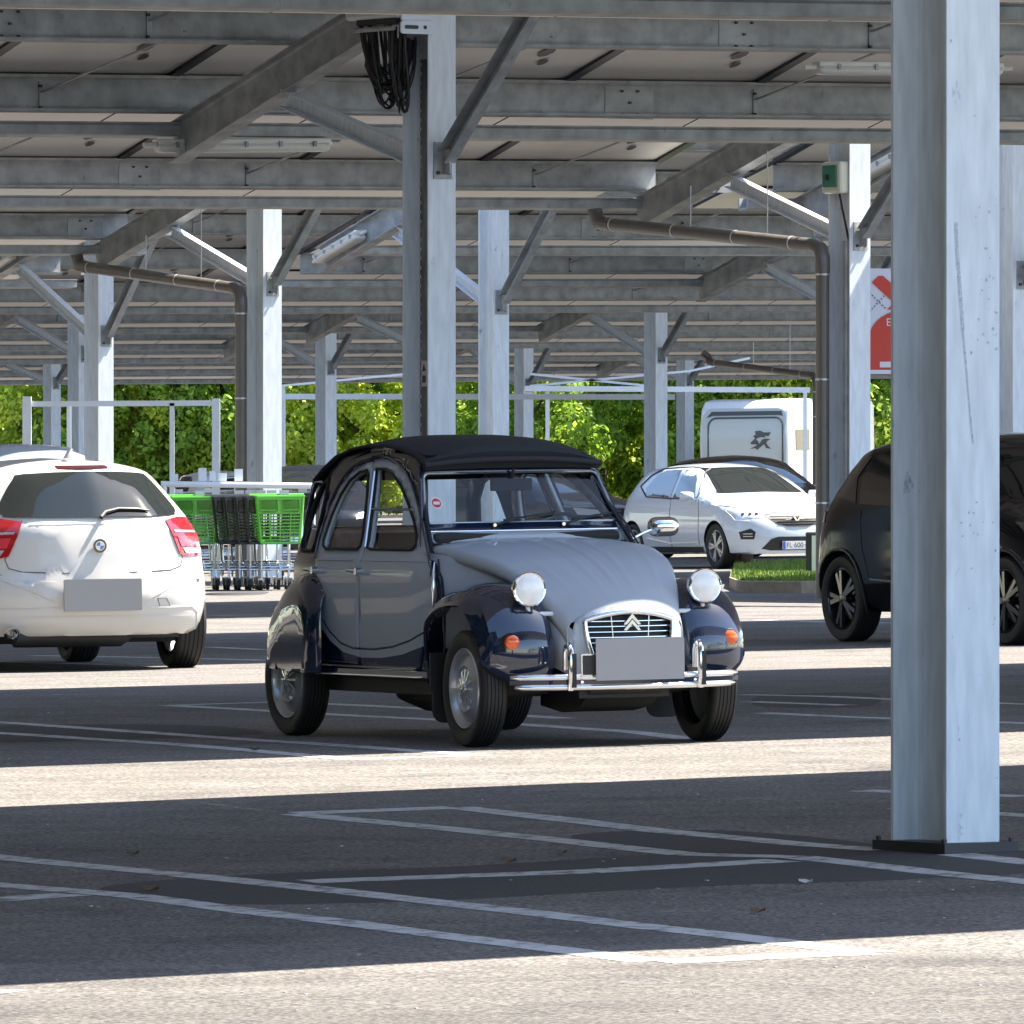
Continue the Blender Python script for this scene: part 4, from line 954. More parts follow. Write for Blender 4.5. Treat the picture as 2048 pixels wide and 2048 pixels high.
g = G(); g.loft([[(-2.70-.02*k, -.005*(4-k)-.001, 1.437+.022*k), (-2.52-.05*k, 0, 1.437+.022*k), (-2.70-.02*k, .005*(4-k)+.001, 1.437+.022*k)] for k in range(4)], True, True); g.build('aerial', mat('grey_blue_plastic', (.35, .38, .42), .4), bmw, 40)
g = G(); g.patch([(-3.05, .56), (-3.05, -.56), (-1.6, -.56), (-1.6, .56)], lambda x, y: (x, y, bs.zt(x)+.003), .2); 

# --- pale hatchback facing the camera, behind the classic car's mirror
M_SILV = mat('pale_blue_silver_paint', (.54, .60, .68), .28, coat=.9)
th = R(25); cl = place_car('silver_hatchback', 'pale silver hatchback with angular headlights parked beyond the grass strip', 1545, 1136, (math.sin(th), -math.cos(th)))
cs_ = Shape([(-3.15, .24), (-3.24, .40), (-3.25, .58), (-3.20, .82), (-3.12, .98), (-2.98, 1.18), (-2.80, 1.35), (-2.6, 1.405), (-2.1, 1.435), (-1.6, 1.44), (-1.15, 1.41), (-.85, 1.33), (-.5, 1.17), (-.18, 1.02), (-.02, .975), (.25, .93), (.5, .865), (.66, .79), (.76, .68), (.80, .56), (.81, .42), (.78, .24)], .88, .93, .68, .6, .70, 3.0, 2.8, .20)
bd = cs_.body(96, 88).build('body', [M_SILV, M_TRIM], cl, 40); cut_arches(bd, [(0, .31), (-2.58, .31)], .35, .88, M_TRIM)
modern_wheels(cl, cs_, (0, -2.58), .31, M_ALLOY, .88)
ff = cs_.end(False); fss = cs_.side(-1)
overlay(cl, 'windscreen', M_GLS, smoothpoly([(-.60, 1.03), (0, 1.045), (.60, 1.03), (.62, 1.07), (.54, 1.25), (.49, 1.345), (.44, 1.37), (0, 1.385), (-.44, 1.37), (-.49, 1.345), (-.54, 1.25), (-.62, 1.07)], 2), cs_.end(False, .018), .045)
M_SKYG = mat('window_glass', (.05, .07, .09), .03, coat=1, spec=1)
for sg in (-1, 1):
    f = cs_.side(sg, .006)
    o = overlay(cl, 'side_window', M_SKYG, [(-.70, .985), (-1.33, .975), (-1.36, 1.35), (-1.10, 1.325), (-.92, 1.22), (-.76, 1.08)], f); o2 = overlay(cl, 'side_window', M_SKYG, [(-1.42, .975), (-2.15, 1.005), (-2.30, 1.10), (-2.12, 1.28), (-1.9, 1.345), (-1.44, 1.352)], f)
    seam(cl, 'window_trim', [(-.60, .97), (-1.38, .96), (-2.18, .985), (-2.5, 1.13), (-2.3, 1.28), (-2.0, 1.37), (-1.4, 1.385), (-1.1, 1.36), (-.85, 1.24), (-.60, 1.02), (-.60, .97)], cs_.side(sg, .004), .012)
    seam(cl, 'door_seam', [(-1.38, .95), (-1.39, .6), (-1.36, .30)], cs_.side(sg, .001), .004); seam(cl, 'door_seam', [(-.52, .95), (-.48, .7), (-.50, .32)], cs_.side(sg, .001), .004)
    overlay(cl, 'sill_trim', M_TRIM, [(-.40, .30), (-2.15, .30), (-2.15, .22), (-.40, .22)], cs_.side(sg, .006))
    seam(cl, 'side_moulding', [(-.50, .36), (-1.4, .35), (-2.1, .42)], cs_.side(sg, .003), .012, M_CLEAR)
    seam(cl, 'crease', [(-.2, .86), (-1.4, .84), (-2.6, .88)], cs_.side(sg, .0), .006, M_SILV)
    g = G(); g.loft([[(x, sg*(.86+yy), .99+zz) for yy, zz in rround(w_, h_, .03, 2)] for x, w_, h_ in ((-.70, .12, .09), (-.66, .18, .13), (-.58, .17, .11), (-.54, .08, .06))], True, True); g.xf(Matrix.Translation((0, sg*.12, 0))); g.beam((-.62, sg*.80, .95), (-.62, sg*.95, .96), .05, .03, 0); g.build('mirror', M_SILV, cl, 40)
    hl_ = [(sg*.44, .735), (sg*.60, .79), (sg*.76, .835), (sg*.845, .86), (sg*.85, .78), (sg*.80, .67), (sg*.74, .655), (sg*.70, .70), (sg*.52, .69)]
    o = overlay(cl, 'headlight', M_CLEAR, hl_, cs_.end(False, .006), .05)
    for y in (.55, .63, .71): g = G(); c = cs_.end(False, .012)(sg*y, .735); g.lathe([(.028, -.004), (.028, .004), (0, .006)], c, 'x', 12); g.build('lamp', MB1, o)
    seam(o, 'light_strip', [(sg*.84, .79), (sg*.80, .66), (sg*.66, .645)], cs_.end(False, .008), .010, M_CLEAR)
    o = overlay(cl, 'fog_recess', M_TRIM, [(sg*.62, .40), (sg*.60, .50), (sg*.66, .545), (sg*.78, .50), (sg*.76, .40)], cs_.end(False, .005), .05)
    for z in (.44, .475): seam(o, 'strip', [(sg*.64, z), (sg*.74, z)], cs_.end(False, .009), .006, M_CLEAR)
gr = overlay(cl, 'grille', M_TRIM, [(-.46, .72), (-.20, .755), (.20, .755), (.46, .72), (.32, .61), (.15, .565), (-.15, .565), (-.32, .61)], cs_.end(False, .004), .05)
for z in (.60, .635, .67, .705): seam(gr, 'strip', [(-.30 if z < .64 else -.38, z), (0, z), (.30 if z < .64 else .38, z)], cs_.end(False, .008), .004, M_ALLOYB)
seam(cl, 'hood_seam', [(-.84, .865), (-.6, .80), (-.4, .755), (0, .775), (.4, .755), (.6, .80), (.84, .865)], cs_.end(False, .002), .005)
seam(cl, 'grille_trim', [(-.44, .735), (-.2, .765)], cs_.end(False, .008), .006, M_CHROME); seam(cl, 'grille_trim', [(.44, .735), (.2, .765)], cs_.end(False, .008), .006, M_CHROME)
g = G(); bx1 = cs_.end(False, .012)(0, .70)[0]; ou = [(0, .085), (.062, 0), (0, -.085), (-.062, 0)]; inn = [(p*.52, q*.52) for p, q in ou]
for i in range(4):
    j = (i+1) % 4; g.prism([ou[i], ou[j], inn[j], inn[i]], lambda a, b: (bx1, a, .70+b), lambda a, b: (bx1+.02, a, .70+b))
g.build('badge', M_CHROME, cl)
lg = overlay(cl, 'lower_grille', M_TRIM, [(-.52, .27), (-.40, .40), (-.30, .43), (.30, .43), (.40, .40), (.52, .27), (.4, .245), (-.4, .245)], cs_.end(False, .004), .05)
for z in (.28, .31, .34, .37, .40): seam(lg, 'strip', [(-.36, z), (.36, z)], cs_.end(False, .007), .003, M_ALLOYB)
bx2 = cs_.xf(.33)+.035
MPW = mat('white_plate', (.78, .79, .80), .4); MPB = mat('plate_blue', (.04, .12, .5), .4); MPT = mat('plate_text', (.02, .02, .02), .5)
g = G(); g.prism(rround(.52, .112, .006, 2, 0, .315), lambda a, b: (bx2, a, b), lambda a, b: (bx2+.010, a, b), 0); g.prism([(-.258, .262), (-.215, .262), (-.215, .368), (-.258, .368)], lambda a, b: (bx2+.010, a, b), lambda a, b: (bx2+.011, a, b), 1)
pl_ = g.build('number_plate', [MPW, MPB], cl)
text_obj('plate_text', 'FL·600·C', .095, Matrix.Translation((bx2+.012, -.205, .312)) @ Matrix(((0, 0, 1, 0), (1, 0, 0, 0), (0, 1, 0, 0), (0, 0, 0, 1))), MPT, pl_, .0005, 'LEFT')
for z in (1.07, 1.10):
    g = G(); g.prism(rround(.06, .02, .004, 1, -.50, z), lambda a, b: cs_.end(False, .010)(a, b), lambda a, b: cs_.end(False, .012)(a, b)); g.build('windscreen_sticker', MPW, cl)

# --- black car behind the foreground column
M_BLK = mat('black_car_paint', (.003, .003, .004), .08, spec=.2)
M_BGLS = mat('black_tinted_glass', (.004, .005, .005), .05, spec=.4)
th = R(26); hdv = Vector((math.sin(th), -math.cos(th))); lv = Vector((math.cos(th), math.sin(th)))
rwp = Vector(unproj(1706, 1283)); ra = rwp+lv*.80; fa = ra+hdv*2.68
Mv, Lv = ground_frame(fa.x, fa.y, hdv); suv = thing('black_car', 'glossy black car with black five-spoke wheels, mostly hidden by the foreground column', 'car', Lv, Mv)
ss = Shape([(-3.36, .28), (-3.44, .42), (-3.46, .60), (-3.43, .86), (-3.38, 1.02), (-3.16, 1.33), (-2.98, 1.50), (-2.80, 1.585), (-2.3, 1.635), (-1.7, 1.65), (-1.2, 1.63), (-.85, 1.53), (-.45, 1.28), (-.18, 1.11), (.1, 1.06), (.5, .97), (.70, .85), (.78, .68), (.80, .45), (.76, .26)], .92, 1.02, .70, .62, .8, 2.6, 2.8, .24)
bd = ss.body().build('body', [M_BLK, M_TRIM], suv, 40); cut_arches(bd, [(0, .34), (-2.68, .34)], .385, .92, M_TRIM)
modern_wheels(suv, ss, (0, -2.68), .343, M_ALLOYB, .92)
for sg in (-1, 1):
    overlay(suv, 'side_window', M_BGLS, [(-.75, 1.07), (-1.40, 1.06), (-1.43, 1.53), (-1.15, 1.50), (-.95, 1.36)], ss.side(sg, .005)); overlay(suv, 'side_window', M_BGLS, [(-1.48, 1.06), (-2.40, 1.09), (-2.50, 1.30), (-2.36, 1.48), (-2.0, 1.54), (-1.5, 1.545)], ss.side(sg, .005))
    overlay(suv, 'side_window', M_BGLS, [(-2.47, 1.10), (-2.86, 1.16), (-2.80, 1.32), (-2.55, 1.46), (-2.46, 1.46), (-2.57, 1.30)], ss.side(sg, .005))
    seam(suv, 'door_seam', [(-1.44, 1.04), (-1.45, .6), (-1.40, .36)], ss.side(sg, .002), .004); seam(suv, 'door_seam', [(-2.36, 1.04), (-2.30, .75), (-2.18, .52)], ss.side(sg, .002), .004)
    seam(suv, 'wheel_arch_trim', [(-2.68+.40*math.cos(R(a)), .34+.40*math.sin(R(a))) for a in range(-15, 196, 15)], ss.side(sg, .004), .012)
    seam(suv, 'wheel_arch_trim', [(.40*math.cos(R(a)), .34+.40*math.sin(R(a))) for a in range(-15, 196, 15)], ss.side(sg, .004), .012)
    seam(suv, 'side_moulding', [(-2.15, .50), (-1.3, .46), (-.5, .48)], ss.side(sg, .004), .010, M_ALLOYB)
    tl = overlay(suv, 'tail_light', M_RED, [(-3.30, .93), (-3.30, 1.06), (-2.98, 1.03), (-2.98, .95)], ss.side(sg, .005), .05)
    seam(suv, 'handle', [(-1.6, .93), (-1.78, .935)], ss.side(sg, .014), .012, M_BLK)
overlay(suv, 'windscreen', M_BGLS, [(-.64, 1.13), (.64, 1.13), (.52, 1.56), (-.52, 1.56)], ss.end(False, .005))
overlay(suv, 'grille', M_TRIM, [(-.5, .62), (.5, .62), (.55, .80), (-.55, .80)], ss.end(False, .005))
for sg in (-1, 1): overlay(suv, 'headlight', M_ALLOYB, [(sg*.56, .78), (sg*.58, .90), (sg*.86, .95), (sg*.86, .84)], ss.end(False, .005), .05)

# --- simple cars far behind, only their tops show
def far_car(name, label, u, Y, heading, paint, H=1.46, scale=1, W=.88, van=False, red=False):
    c = place_car(name, label, u, Y, heading, scale, False); k = H/1.44
    if van: out = [(-3.6, .3), (-3.7, .6), (-3.7, 1.2), (-3.6, H*.93), (-3.45, H*.98), (-2.5, H), (-1.2, H*.98), (-.8, H*.92), (-.1, 1.25), (.4, 1.05), (.75, .85), (.8, .5), (.78, .25)]
    else: out = [(-3.3, .28), (-3.36, .6), (-3.28, .92), (-3.1, 1.06*k), (-2.8, 1.33*k), (-2.5, 1.40*k), (-1.7, 1.44*k), (-1.1, 1.41*k), (-.75, 1.29*k), (-.1, 1.0*k), (.3, .93), (.65, .80), (.8, .6), (.8, .25)]
    sh = Shape(out, W, 1.15 if van else .95, .84 if van else .70, .5, .7, 3, 2.6, .22)
    b = sh.body(40, 40).build('body', [paint, M_TRIM], c, 40); cut_arches(b, [(0, .31), (-2.58, .31)], .35, W, M_TRIM); modern_wheels(c, sh, (0, -2.58), .31, M_ALLOY, W)
    zb_, z1 = (1.22, H*.88) if van else (.98*k, 1.34*k)
    for sg in (-1, 1):
        overlay(c, 'side_window', M_GLS, [(-.8, zb_), (-1.4, zb_), (-1.42, z1), (-1.1, z1-.03)], sh.side(sg, .006)); overlay(c, 'side_window', M_GLS, [(-1.5, zb_), (-2.4, zb_+.03), (-2.35, z1-.08), (-2.1, z1), (-1.5, z1)], sh.side(sg, .006))
        overlay(c, 'tail_light', M_RED, [(sg*.55, .82), (sg*.8, .82), (sg*.78, 1.0), (sg*.6, 1.0)], sh.end(True, .006), .06)
        overlay(c, 'headlight', M_CLEAR, [(sg*.5, .66), (sg*.82, .70), (sg*.82, .80), (sg*.55, .76)], sh.end(False, .006), .06)
    overlay(c, 'windscreen', M_GLS, [(-.58, zb_+.06), (.58, zb_+.06), (.48, z1), (-.48, z1)], sh.end(False, .006)); overlay(c, 'rear_window', M_GLS, [(-.56, zb_+.1), (.56, zb_+.1), (.46, z1), (-.46, z1)], sh.end(True, .006))
    return c
M_DKBL = mat('dark_blue_car_paint', (.010, .013, .022), .15, spec=.4); M_GRYC = mat('grey_blue_van_paint', (.28, .32, .36), .4, coat=.4); M_BRNC = mat('dark_grey_car_paint', (.015, .016, .018), .2, spec=.4)
far_car('dark_car', 'dark blue car half hidden between the lit column and the classic car roof', 640, 152, (.1, -1), M_DKBL, 1.50)
far_car('dark_car', 'dark car with green-tinted windows just right of the classic car windscreen', 1190, 150, (.75, -.66), M_BRNC, 1.42)
far_car('dark_car', 'black estate with roof rails right behind the pale silver hatchback', 1568, 151, (.42, -.9), M_BLK, 1.56)
far_car('grey_van', 'grey-blue van whose roof rises behind the white hatchback, far left', 50, 112, (.1, -1), M_GRYC, 1.76, van=True)
far_car('white_car', 'white car with red lights far behind the green trolleys', 392, 190, (-.3, .95), M_WHITEC, 1.42)
far_car('dark_car', 'dark car beyond the trolleys near the lit column foot', 470, 188, (.2, -.97), M_DKBL, 1.42)

# ------------------------------------------------------------------ white motorhome
X, Y = (1490-1024)/FPX*243, 243.0
Mm, Lm = ground_frame(X, Y, (-.36, -.93)); mh = thing('motorhome', 'white motorhome with a dark winged emblem on its shade-grey front, parked before the trees', 'motorhome', Lm, Mm)
M_MHW = mat('motorhome_white', (.80, .81, .83), .35, coat=.4); M_MHG = mat('motorhome_shade_grey', (.52, .54, .50), .4, coat=.3); M_MHD = mat('motorhome_dark', (.07, .075, .07), .4)
g = G(); prof = [(0, .45), (0, 1.35), (.02, 2.2), (-.12, 2.75), (-.35, 2.95), (-.8, 3.0), (-6.2, 3.0), (-6.4, 2.85), (-6.4, .45)]
g.loft([[(x, y, z) for x, z in prof] for y in (-1.15, 1.15)], True, True); g.build('body', M_MHW, mh, 30, bevel=.06)
def mf(y, z): return (.02+.012, y, z) if z <= 2.2 else (.032-.25*(z-2.2), y, z)
pn = overlay(mh, 'front_panel', M_MHG, rround(2.16, 1.75, .25, 5, 0, 1.9), lambda y, z: (mf(y, z)[0]+.01, y, z), .2)  # panel toned grey: shade on the white front put into the colour
g = G(); ring = [Vector((mf(y, z)[0]+.03, y, z)) for y, z in rround(1.92, 1.25, .2, 5, .05, 1.92)]; g.tube(ring+ring[:1], .022, 6); g.build('panel_trim', M_MHD, mh, 50)
overlay(mh, 'roof_window', M_MHD, [(-.98, 2.55), (-.85, 2.70), (.95, 2.70), (1.0, 2.58), (.85, 2.60), (-.8, 2.60)], lambda y, z: (mf(y, z)[0]+.02, y, z), .2)
overlay(mh, 'rear_light_box', M_MHD, rround(.5, .26, .03, 2, -.72, 1.47), lambda y, z: (mf(y, z)[0]+.02, y, z), .2)
em = [(-.30, -.20), (-.12, -.18), (-.02, -.08), (.02, .02), (-.06, .05), (-.18, .02), (-.30, .02), (-.22, .08), (-.10, .13), (-.14, .20), (-.02, .30), (.10, .28), (.34, .22), (.26, .14), (.10, .14), (.12, .07), (.26, .08), (.34, .06), (.24, .0), (.26, -.10), (.34, -.20), (.20, -.16), (.14, -.02), (.04, -.14), (-.02, -.22), (-.14, -.24)]
em = [(y, z) for y, z in em]
e1 = [(985, 410), (1020, 406), (1045, 418), (1094, 418), (1078, 442), (1050, 440), (1058, 452), (1030, 448), (1008, 452), (990, 462), (972, 440), (990, 432)]
e2 = [(956, 482), (985, 456), (1002, 470), (1015, 490), (1035, 462), (1060, 458), (1092, 462), (1068, 472), (1062, 488), (1076, 508), (1094, 524), (1060, 518), (1046, 494), (1022, 512), (1000, 530), (985, 518), (948, 524), (988, 505), (1000, 495), (975, 494), (955, 492)]
for e_ in (e1, e2):
    g = G(); g.patch([((x-905)/264, 2.0-(y-466)/264) for x, y in e_], lambda y, z: (mf(y, z)[0]+.022, y, z), .1); g.build('winged_emblem', M_MHD, mh)
g = G(); g.box((-1.0, -1.158, 2.0), (1.0, .02, .5)); g.build('side_window', M_GLS, mh); g = G(); g.box((-3.5, -1.158, 1.9), (1.1, .02, .55)); g.build('side_window', M_GLS, mh); g = G(); g.box((-1.0, 1.158, 2.0), (1.0, .02, .5)); g.build('side_window', M_GLS, mh)
for x in (-1.0, -4.8):
    for y in (-1.0, 1.0): g = G(); g.lathe([(.02, -.1), (.2, -.1), (.34, -.1), (.34, .1), (.2, .1), (.02, .1)], (x, y, .34), 'y', 20); g.build('wheel', M_BLACK, mh, 30)
# ------------------------------------------------------------------ things on the columns
def colpt(key, x, t, z):
    root, X, Y, dz = COLS[key]; return root.matrix_basis @ Vector((x, t, z))
Mpr = Matrix((PD, RD, Vector((0, 0, 1)))).transposed()
def at_col(key, name, label, cat, x, t, z, group=None):
    p = colpt(key, x, t, z); return thing(name, label, cat, p, Mpr, group)
# inverter box with its cables
zi = 5.03
inv = at_col('mid', 'inverter_box', 'white electrical inverter box with stickers, mounted high on the middle column', 'electrical box', -.31, .15, zi)
M_BOX = mat('off_white_box', (.62, .62, .58), .4, noise_amt=.03, nscale=5); M_BOXB = mat('bluish_box_front', (.66, .70, .78), .35); M_STKG = mat('grey_sticker', (.22, .23, .25), .5)
g = G(); g.box((0, 0, .26), (.33, .80, .44)); g.build('case', M_BOX, inv, bevel=.03)
g = G(); g.box((.02, -.412, .21), (.28, .024, .38)); fr = g.build('front_panel', M_BOXB, inv, bevel=.006)
for zz in (.09, .17, .25): g = G(); g.box((.10, -.426, zz), (.10, .004, .05)); g.build('sticker', M_STKG, fr)
g = G(); g.prism(rround(.34, .11, .03, 3, .04, -.035), lambda a, b: (a, -.43, b), lambda a, b: (a, -.41, b)); g.prism(rround(.13, .03, .012, 3, -.03, -.035), lambda a, b: (a, -.434, b), lambda a, b: (a, -.431, b), 1); g.prism(rround(.03, .03, .012, 3, .10, -.035), lambda a, b: (a, -.434, b), lambda a, b: (a, -.431, b), 1); g.build('bracket', [M_BOXB, M_TRIM], inv)
g = G(); g.box((-.02, -.05, .02), (.24, .60, .05)); g.tube([(-.12, -.3, -.04), (-.12, .3, -.04)], .02, 8, 1); g.build('connector_strip', [M_TRIM, M_STEEL], inv)
for y in (-.25, -.02, .25): g = G(); g.lathe([(.015, 0), (.015, .012), (0, .014)], (-.168, y, .09), 'x', 8); g.build('screw', M_TRIM, inv)
cb = at_col('mid', 'cable_bundle', 'tangle of black cables hanging below the white inverter box', 'cables', -.31, .15, zi-.02)
rnd = random.Random(3)
for i in range(30):
    y0 = -.30+.62*rnd.random(); x0 = rnd.uniform(-.10, .08); dp = rnd.uniform(.30, .66); y1 = rnd.uniform(-.25, .12); pts = []
    for k in range(13):
        q = k/12; s4 = 4*q*(1-q)
        pts.append((x0*(1-q)+.13*q, y0*(1-q)+y1*q+.05*math.sin(q*6+i)*s4, -dp*s4**.8*(1.0)-.10*q+.02*math.sin(q*9+i*2)))
    g = G(); g.tube(pts, rnd.choice([.007, .008, .010, .014]), 6); g.build('cable', M_CABLE, cb, 60)
for i in range(6):
    g = G(); x = .05+.012*i; g.tube([(x, .35, -.02), (x-.02, .38-.02*i, -.30), (x+.05, .30, -.55+.02*i), (x+.12, .1, -.45), (x+.16, 0, -.1)], .013, 6); g.build('cable', M_CABLE, cb, 60)
g = G(); g.beam((-.13+.005, -.125, .35), (-.125, -.125, 5.2), .05, .06); 
ct = at_col('mid', 'cable_tray', 'slim perforated black cable tray running up the middle column', 'cable tray', 0, 0, 0); g.build('tray', M_TRIM, ct)
g = G(); z = .5
while z < 5.1: g.box((-.152, -.11, z), (.004, .02, .026)); z += .075
o = g.build('perforation', M_STEEL, ct); o['kind'] = 'stuff'
g = G(); g.box((-.013, .03, 2.4), (.006, .17, 4.7)); wv = at_col('mid', 'cable_cover', 'brown cable cover plate with pale stains on the side of the middle column', 'cable cover', 0, 0, 0)
g.build('cover', mat('stained_brown_cover', (.055, .05, .045), .5, nscale=3, col2=(.22, .24, .25), nstretch=(1, 3, .8), detail=8), wv)
ws_ = at_col('mid', 'warning_sticker', 'small warning sticker low on the dark side of the middle column', 'sticker', -.02, .04, 2.19)
g = G(); g.box((0, 0, 0), (.006, .085, .21)); g.build('sticker_sheet', mat('sticker_pink', (.62, .5, .48), .5), ws_)
g = G(); g.add([(-.005, -.03, .02), (-.005, .03, .02), (-.005, 0, .085)], [(0, 1, 2)]); g.box((-.004, 0, -.045), (.004, .05, .06)); g.build('symbol', M_TRIM, ws_)
# long scratch and scuffs on the foreground column
nr_ = COLS['near'][0]; M_SCUF = mat('scuff_grey', (.47, .51, .55), .7, noise_amt=.3, nscale=60)
g = G(); rs = random.Random(2); pts = [(-.085, 2.56), (-.080, 2.45), (-.070, 2.34), (-.05, 2.12), (-.032, 1.95), (-.015, 1.78), (.0, 1.66)]
for (xa, za), (xb, zb2) in zip(pts[:-1], pts[1:]):
    wa = .009 if za > 2.3 else .005; g.add([(xa-wa, -.2012, za), (xa+wa, -.2012, za), (xb+wa*.8, -.2012, zb2), (xb-wa*.8, -.2012, zb2)], [(0, 1, 2, 3)])
for i in range(46):
    x, z = rs.choice([(rs.uniform(-.06, .06), rs.gauss(1.34, .04)), (rs.uniform(.02, .12), rs.gauss(2.2, .12)), (rs.uniform(-.12, .12), rs.uniform(.1, 3.5))]); a = rs.uniform(.002, .007)
    g.add([(x+a*rs.uniform(.6, 1.6)*math.cos(t_), -.2012, z+a*rs.uniform(.6, 1.8)*math.sin(t_)) for t_ in (0, 1.2, 2.5, 3.8, 5.0)], [(0, 1, 2, 3, 4)])
o = g.build('scuff_marks', M_SCUF, nr_); o['kind'] = 'stuff'
# thin wire and hook near the inverter
g = G(); g.tube([(-.10, -.215, .27), (.02, -.225, .26), (.20, -.225, .255)], .006, 5); g.box((.24, -.225, .255), (.09, .03, .06)); g.build('bracket_arm', M_TRIM, inv)
# green electrical box
gb = at_col('pipe_r', 'electrical_box', 'green-fronted electrical box on the side of the white lit column', 'electrical box', -.14, .0, 4.25)
M_GREEN = mat('green_box_door', (.03, .20, .12), .15, coat=1); M_IVORY = mat('ivory_plastic', (.62, .60, .48), .4)
g = G(); g.box((-.02, 0, .17), (.16, .34, .34)); g.build('case', M_IVORY, gb, bevel=.03)
g = G(); g.box((-.105, .01, .18), (.02, .26, .24)); dr = g.build('door', M_GREEN, gb, bevel=.008); g = G(); g.box((-.12, .04, .17), (.015, .05, .06)); g.build('latch', M_TRIM, dr)
g = G(); g.tube([(0, -.02, 0), (.02, -.06, -.2), (.06, -.11, -.5)], .012, 6); g.build('cable', M_CABLE, gb)
tr = at_col('pipe_r', 'cable_tray', 'short metal cable tray below the green box on the lit column', 'cable tray', -.12, -.13, 0)
g = G(); g.box((0, 0, 1.9), (.07, .06, 3.7)); g.build('tray', M_STEEL, tr)

# ------------------------------------------------------------------ gutters' downpipes
def P3(u, v, r): X, Y = onrow(u, r); return Vector((X, Y, CAMH-(v-934)/FPX*Y))
def downpipe(label, row, ux, vtop, ue, ve, vup, rad=.072):
    r = ROWR[row]; A = P3(ux, vtop, r+.10); B = P3(ue, ve, r+4.05); top = P3(ue-12, vup, r+4.1); X, Y = A.x, A.y; gnd = Vector((A.x, A.y, gz(A.x, A.y)))
    root = thing('drain_pipe', label, 'drain pipe', gnd, None, 'roof drain pipes'); L = lambda v: Vector(v)-gnd
    d = (B-A).normalized(); el = []
    g = G(); g.tube([L(gnd), L(A-Vector((0, 0, .25)))], rad, 16); g.build('vertical_pipe', M_PVC, root, 60)
    g = G(); c = A+Vector((0, 0, -.02)); g.tube([L(A-Vector((0, 0, .32))), L(A-Vector((0, 0, .22))), L(A+Vector((0, 0, -.12))), L(A+d*.03+Vector((0, 0, -.04))), L(A+d*.12), L(A+d*.22)], [rad*1.06, rad*1.12, rad*1.10, rad*1.10, rad*1.10, rad*1.06], 16); g.build('elbow', M_PVC, root, 60)
    g = G(); g.tube([L(A+d*.2), L(B)], rad, 16); g.build('sloping_pipe', M_PVC, root, 60)
    g = G(); g.tube([L(B-d*.25), L(B-d*.12), L(B-d*.02+Vector((0, 0, .02))), L(B+d*.04+Vector((0, 0, .10))), L(top)], [rad*1.06, rad*1.1, rad*1.1, rad*1.1, rad*1.08], 16); g.build('elbow', M_PVC, root, 60)
    for q in (.07, .35, .62, .87):
        c = B+(A-B)*q; g = G(); g.tube([L(c-d*.008), L(c+d*.008)], rad*1.05, 16); g.build('joint', M_LAMP, root, 60)
    for z in (1.0, 2.3, A.z-gnd.z-.30):
        g = G(); g.tube([(0, 0, z-.010), (0, 0, z+.010)], rad*1.08, 16); g.build('clamp', M_RIM, root, 60)
    for q, vt in ((.76, 268), (.42, 390)):
        c = B+(A-B)*q; g = G(); g.tube([L(c), L(c+Vector((0, 0, .95 if q > .5 else .5)))], .007, 5); g.build('hanging_rod', M_RIM, root)
    return root
downpipe('grey-brown drain pipe ending at the white lit column with the green box', 3, 1645, 492, 1196, 446, 402)
downpipe('grey-brown drain pipe ending at the white lit column behind the trolleys', 4, 482, 578, 158, 532, 494)
downpipe('far brown drain pipe under the distant roofs left of the green box column', 7, 1632, 752, 1418, 724, 706, .065)

# ------------------------------------------------------------------ tube lights
def tube_light(p, q, label, w_=.15):
    p, q = Vector(p), Vector(q); d = (q-p); L = d.length; a = d.normalized(); u = Vector((0, 0, 1)); u = (u-a*u.dot(a)).normalized(); b = u.cross(a)
    M = Matrix((a, b, u)).transposed(); t = thing('tube_light', label, 'lamp', p, M, 'long tube lights under the roofs')
    g = G(); g.loft([[(x, y, z) for y, z in rround(w_*.9*s1, .05*s1, .015, 2, 0, .025)] for x, s1 in ((0, .9), (.02, 1), (L-.02, 1), (L, .9))], True, True); g.build('housing', M_LAMP, t, 40)
    g = G(); g.loft([[(x, y*s1, z*s1-.03) for y, z in rround(w_, .075, .035, 3)] for x, s1 in ((.01, .7), (.04, 1), (L-.04, 1), (L-.01, .7))], True, True); g.build('diffuser', M_LAMP, t, 40)
    for k in range(5): g = G(); g.box((L*(k+.5)/5, -w_/2-.004, .0), (.03, .012, .05)); g.build('clip', M_STEEL, t)
    for e, s1 in ((0, -1), (L, 1)): g = G(); g.tube([(e, 0, 0), (e+s1*.12, 0, 0)], .022, 8); g.build('cable_gland', M_LAMP, t)
tube_light(P3(312, 290, ROWR[2]+4.0), P3(655, 288, ROWR[2]+4.0), 'long tube light crossed by the rafter left of the inverter box')
tube_light(P3(1632, 134, ROWR[2]+1.9), P3(2000, 137, ROWR[2]+1.9), 'long tube light disappearing behind the foreground column')
def rafter_light(key, t0, t1, label):
    z = lambda t: ztop(t)+COLS[key][3]-.20
    tube_light(colpt(key, -.10, t1, z(t1)), colpt(key, -.10, t0, z(t0)), label, .2)
rafter_light('c935', 3.0, 4.05, 'tilted tube light on the rafter left of the inverter column')
rafter_light('c190', 2.3, 3.9, 'tilted tube light at the far left edge of the photo')
rafter_light('edge', 1.9, 3.1, 'tilted tube light between the green box column and the foreground column')

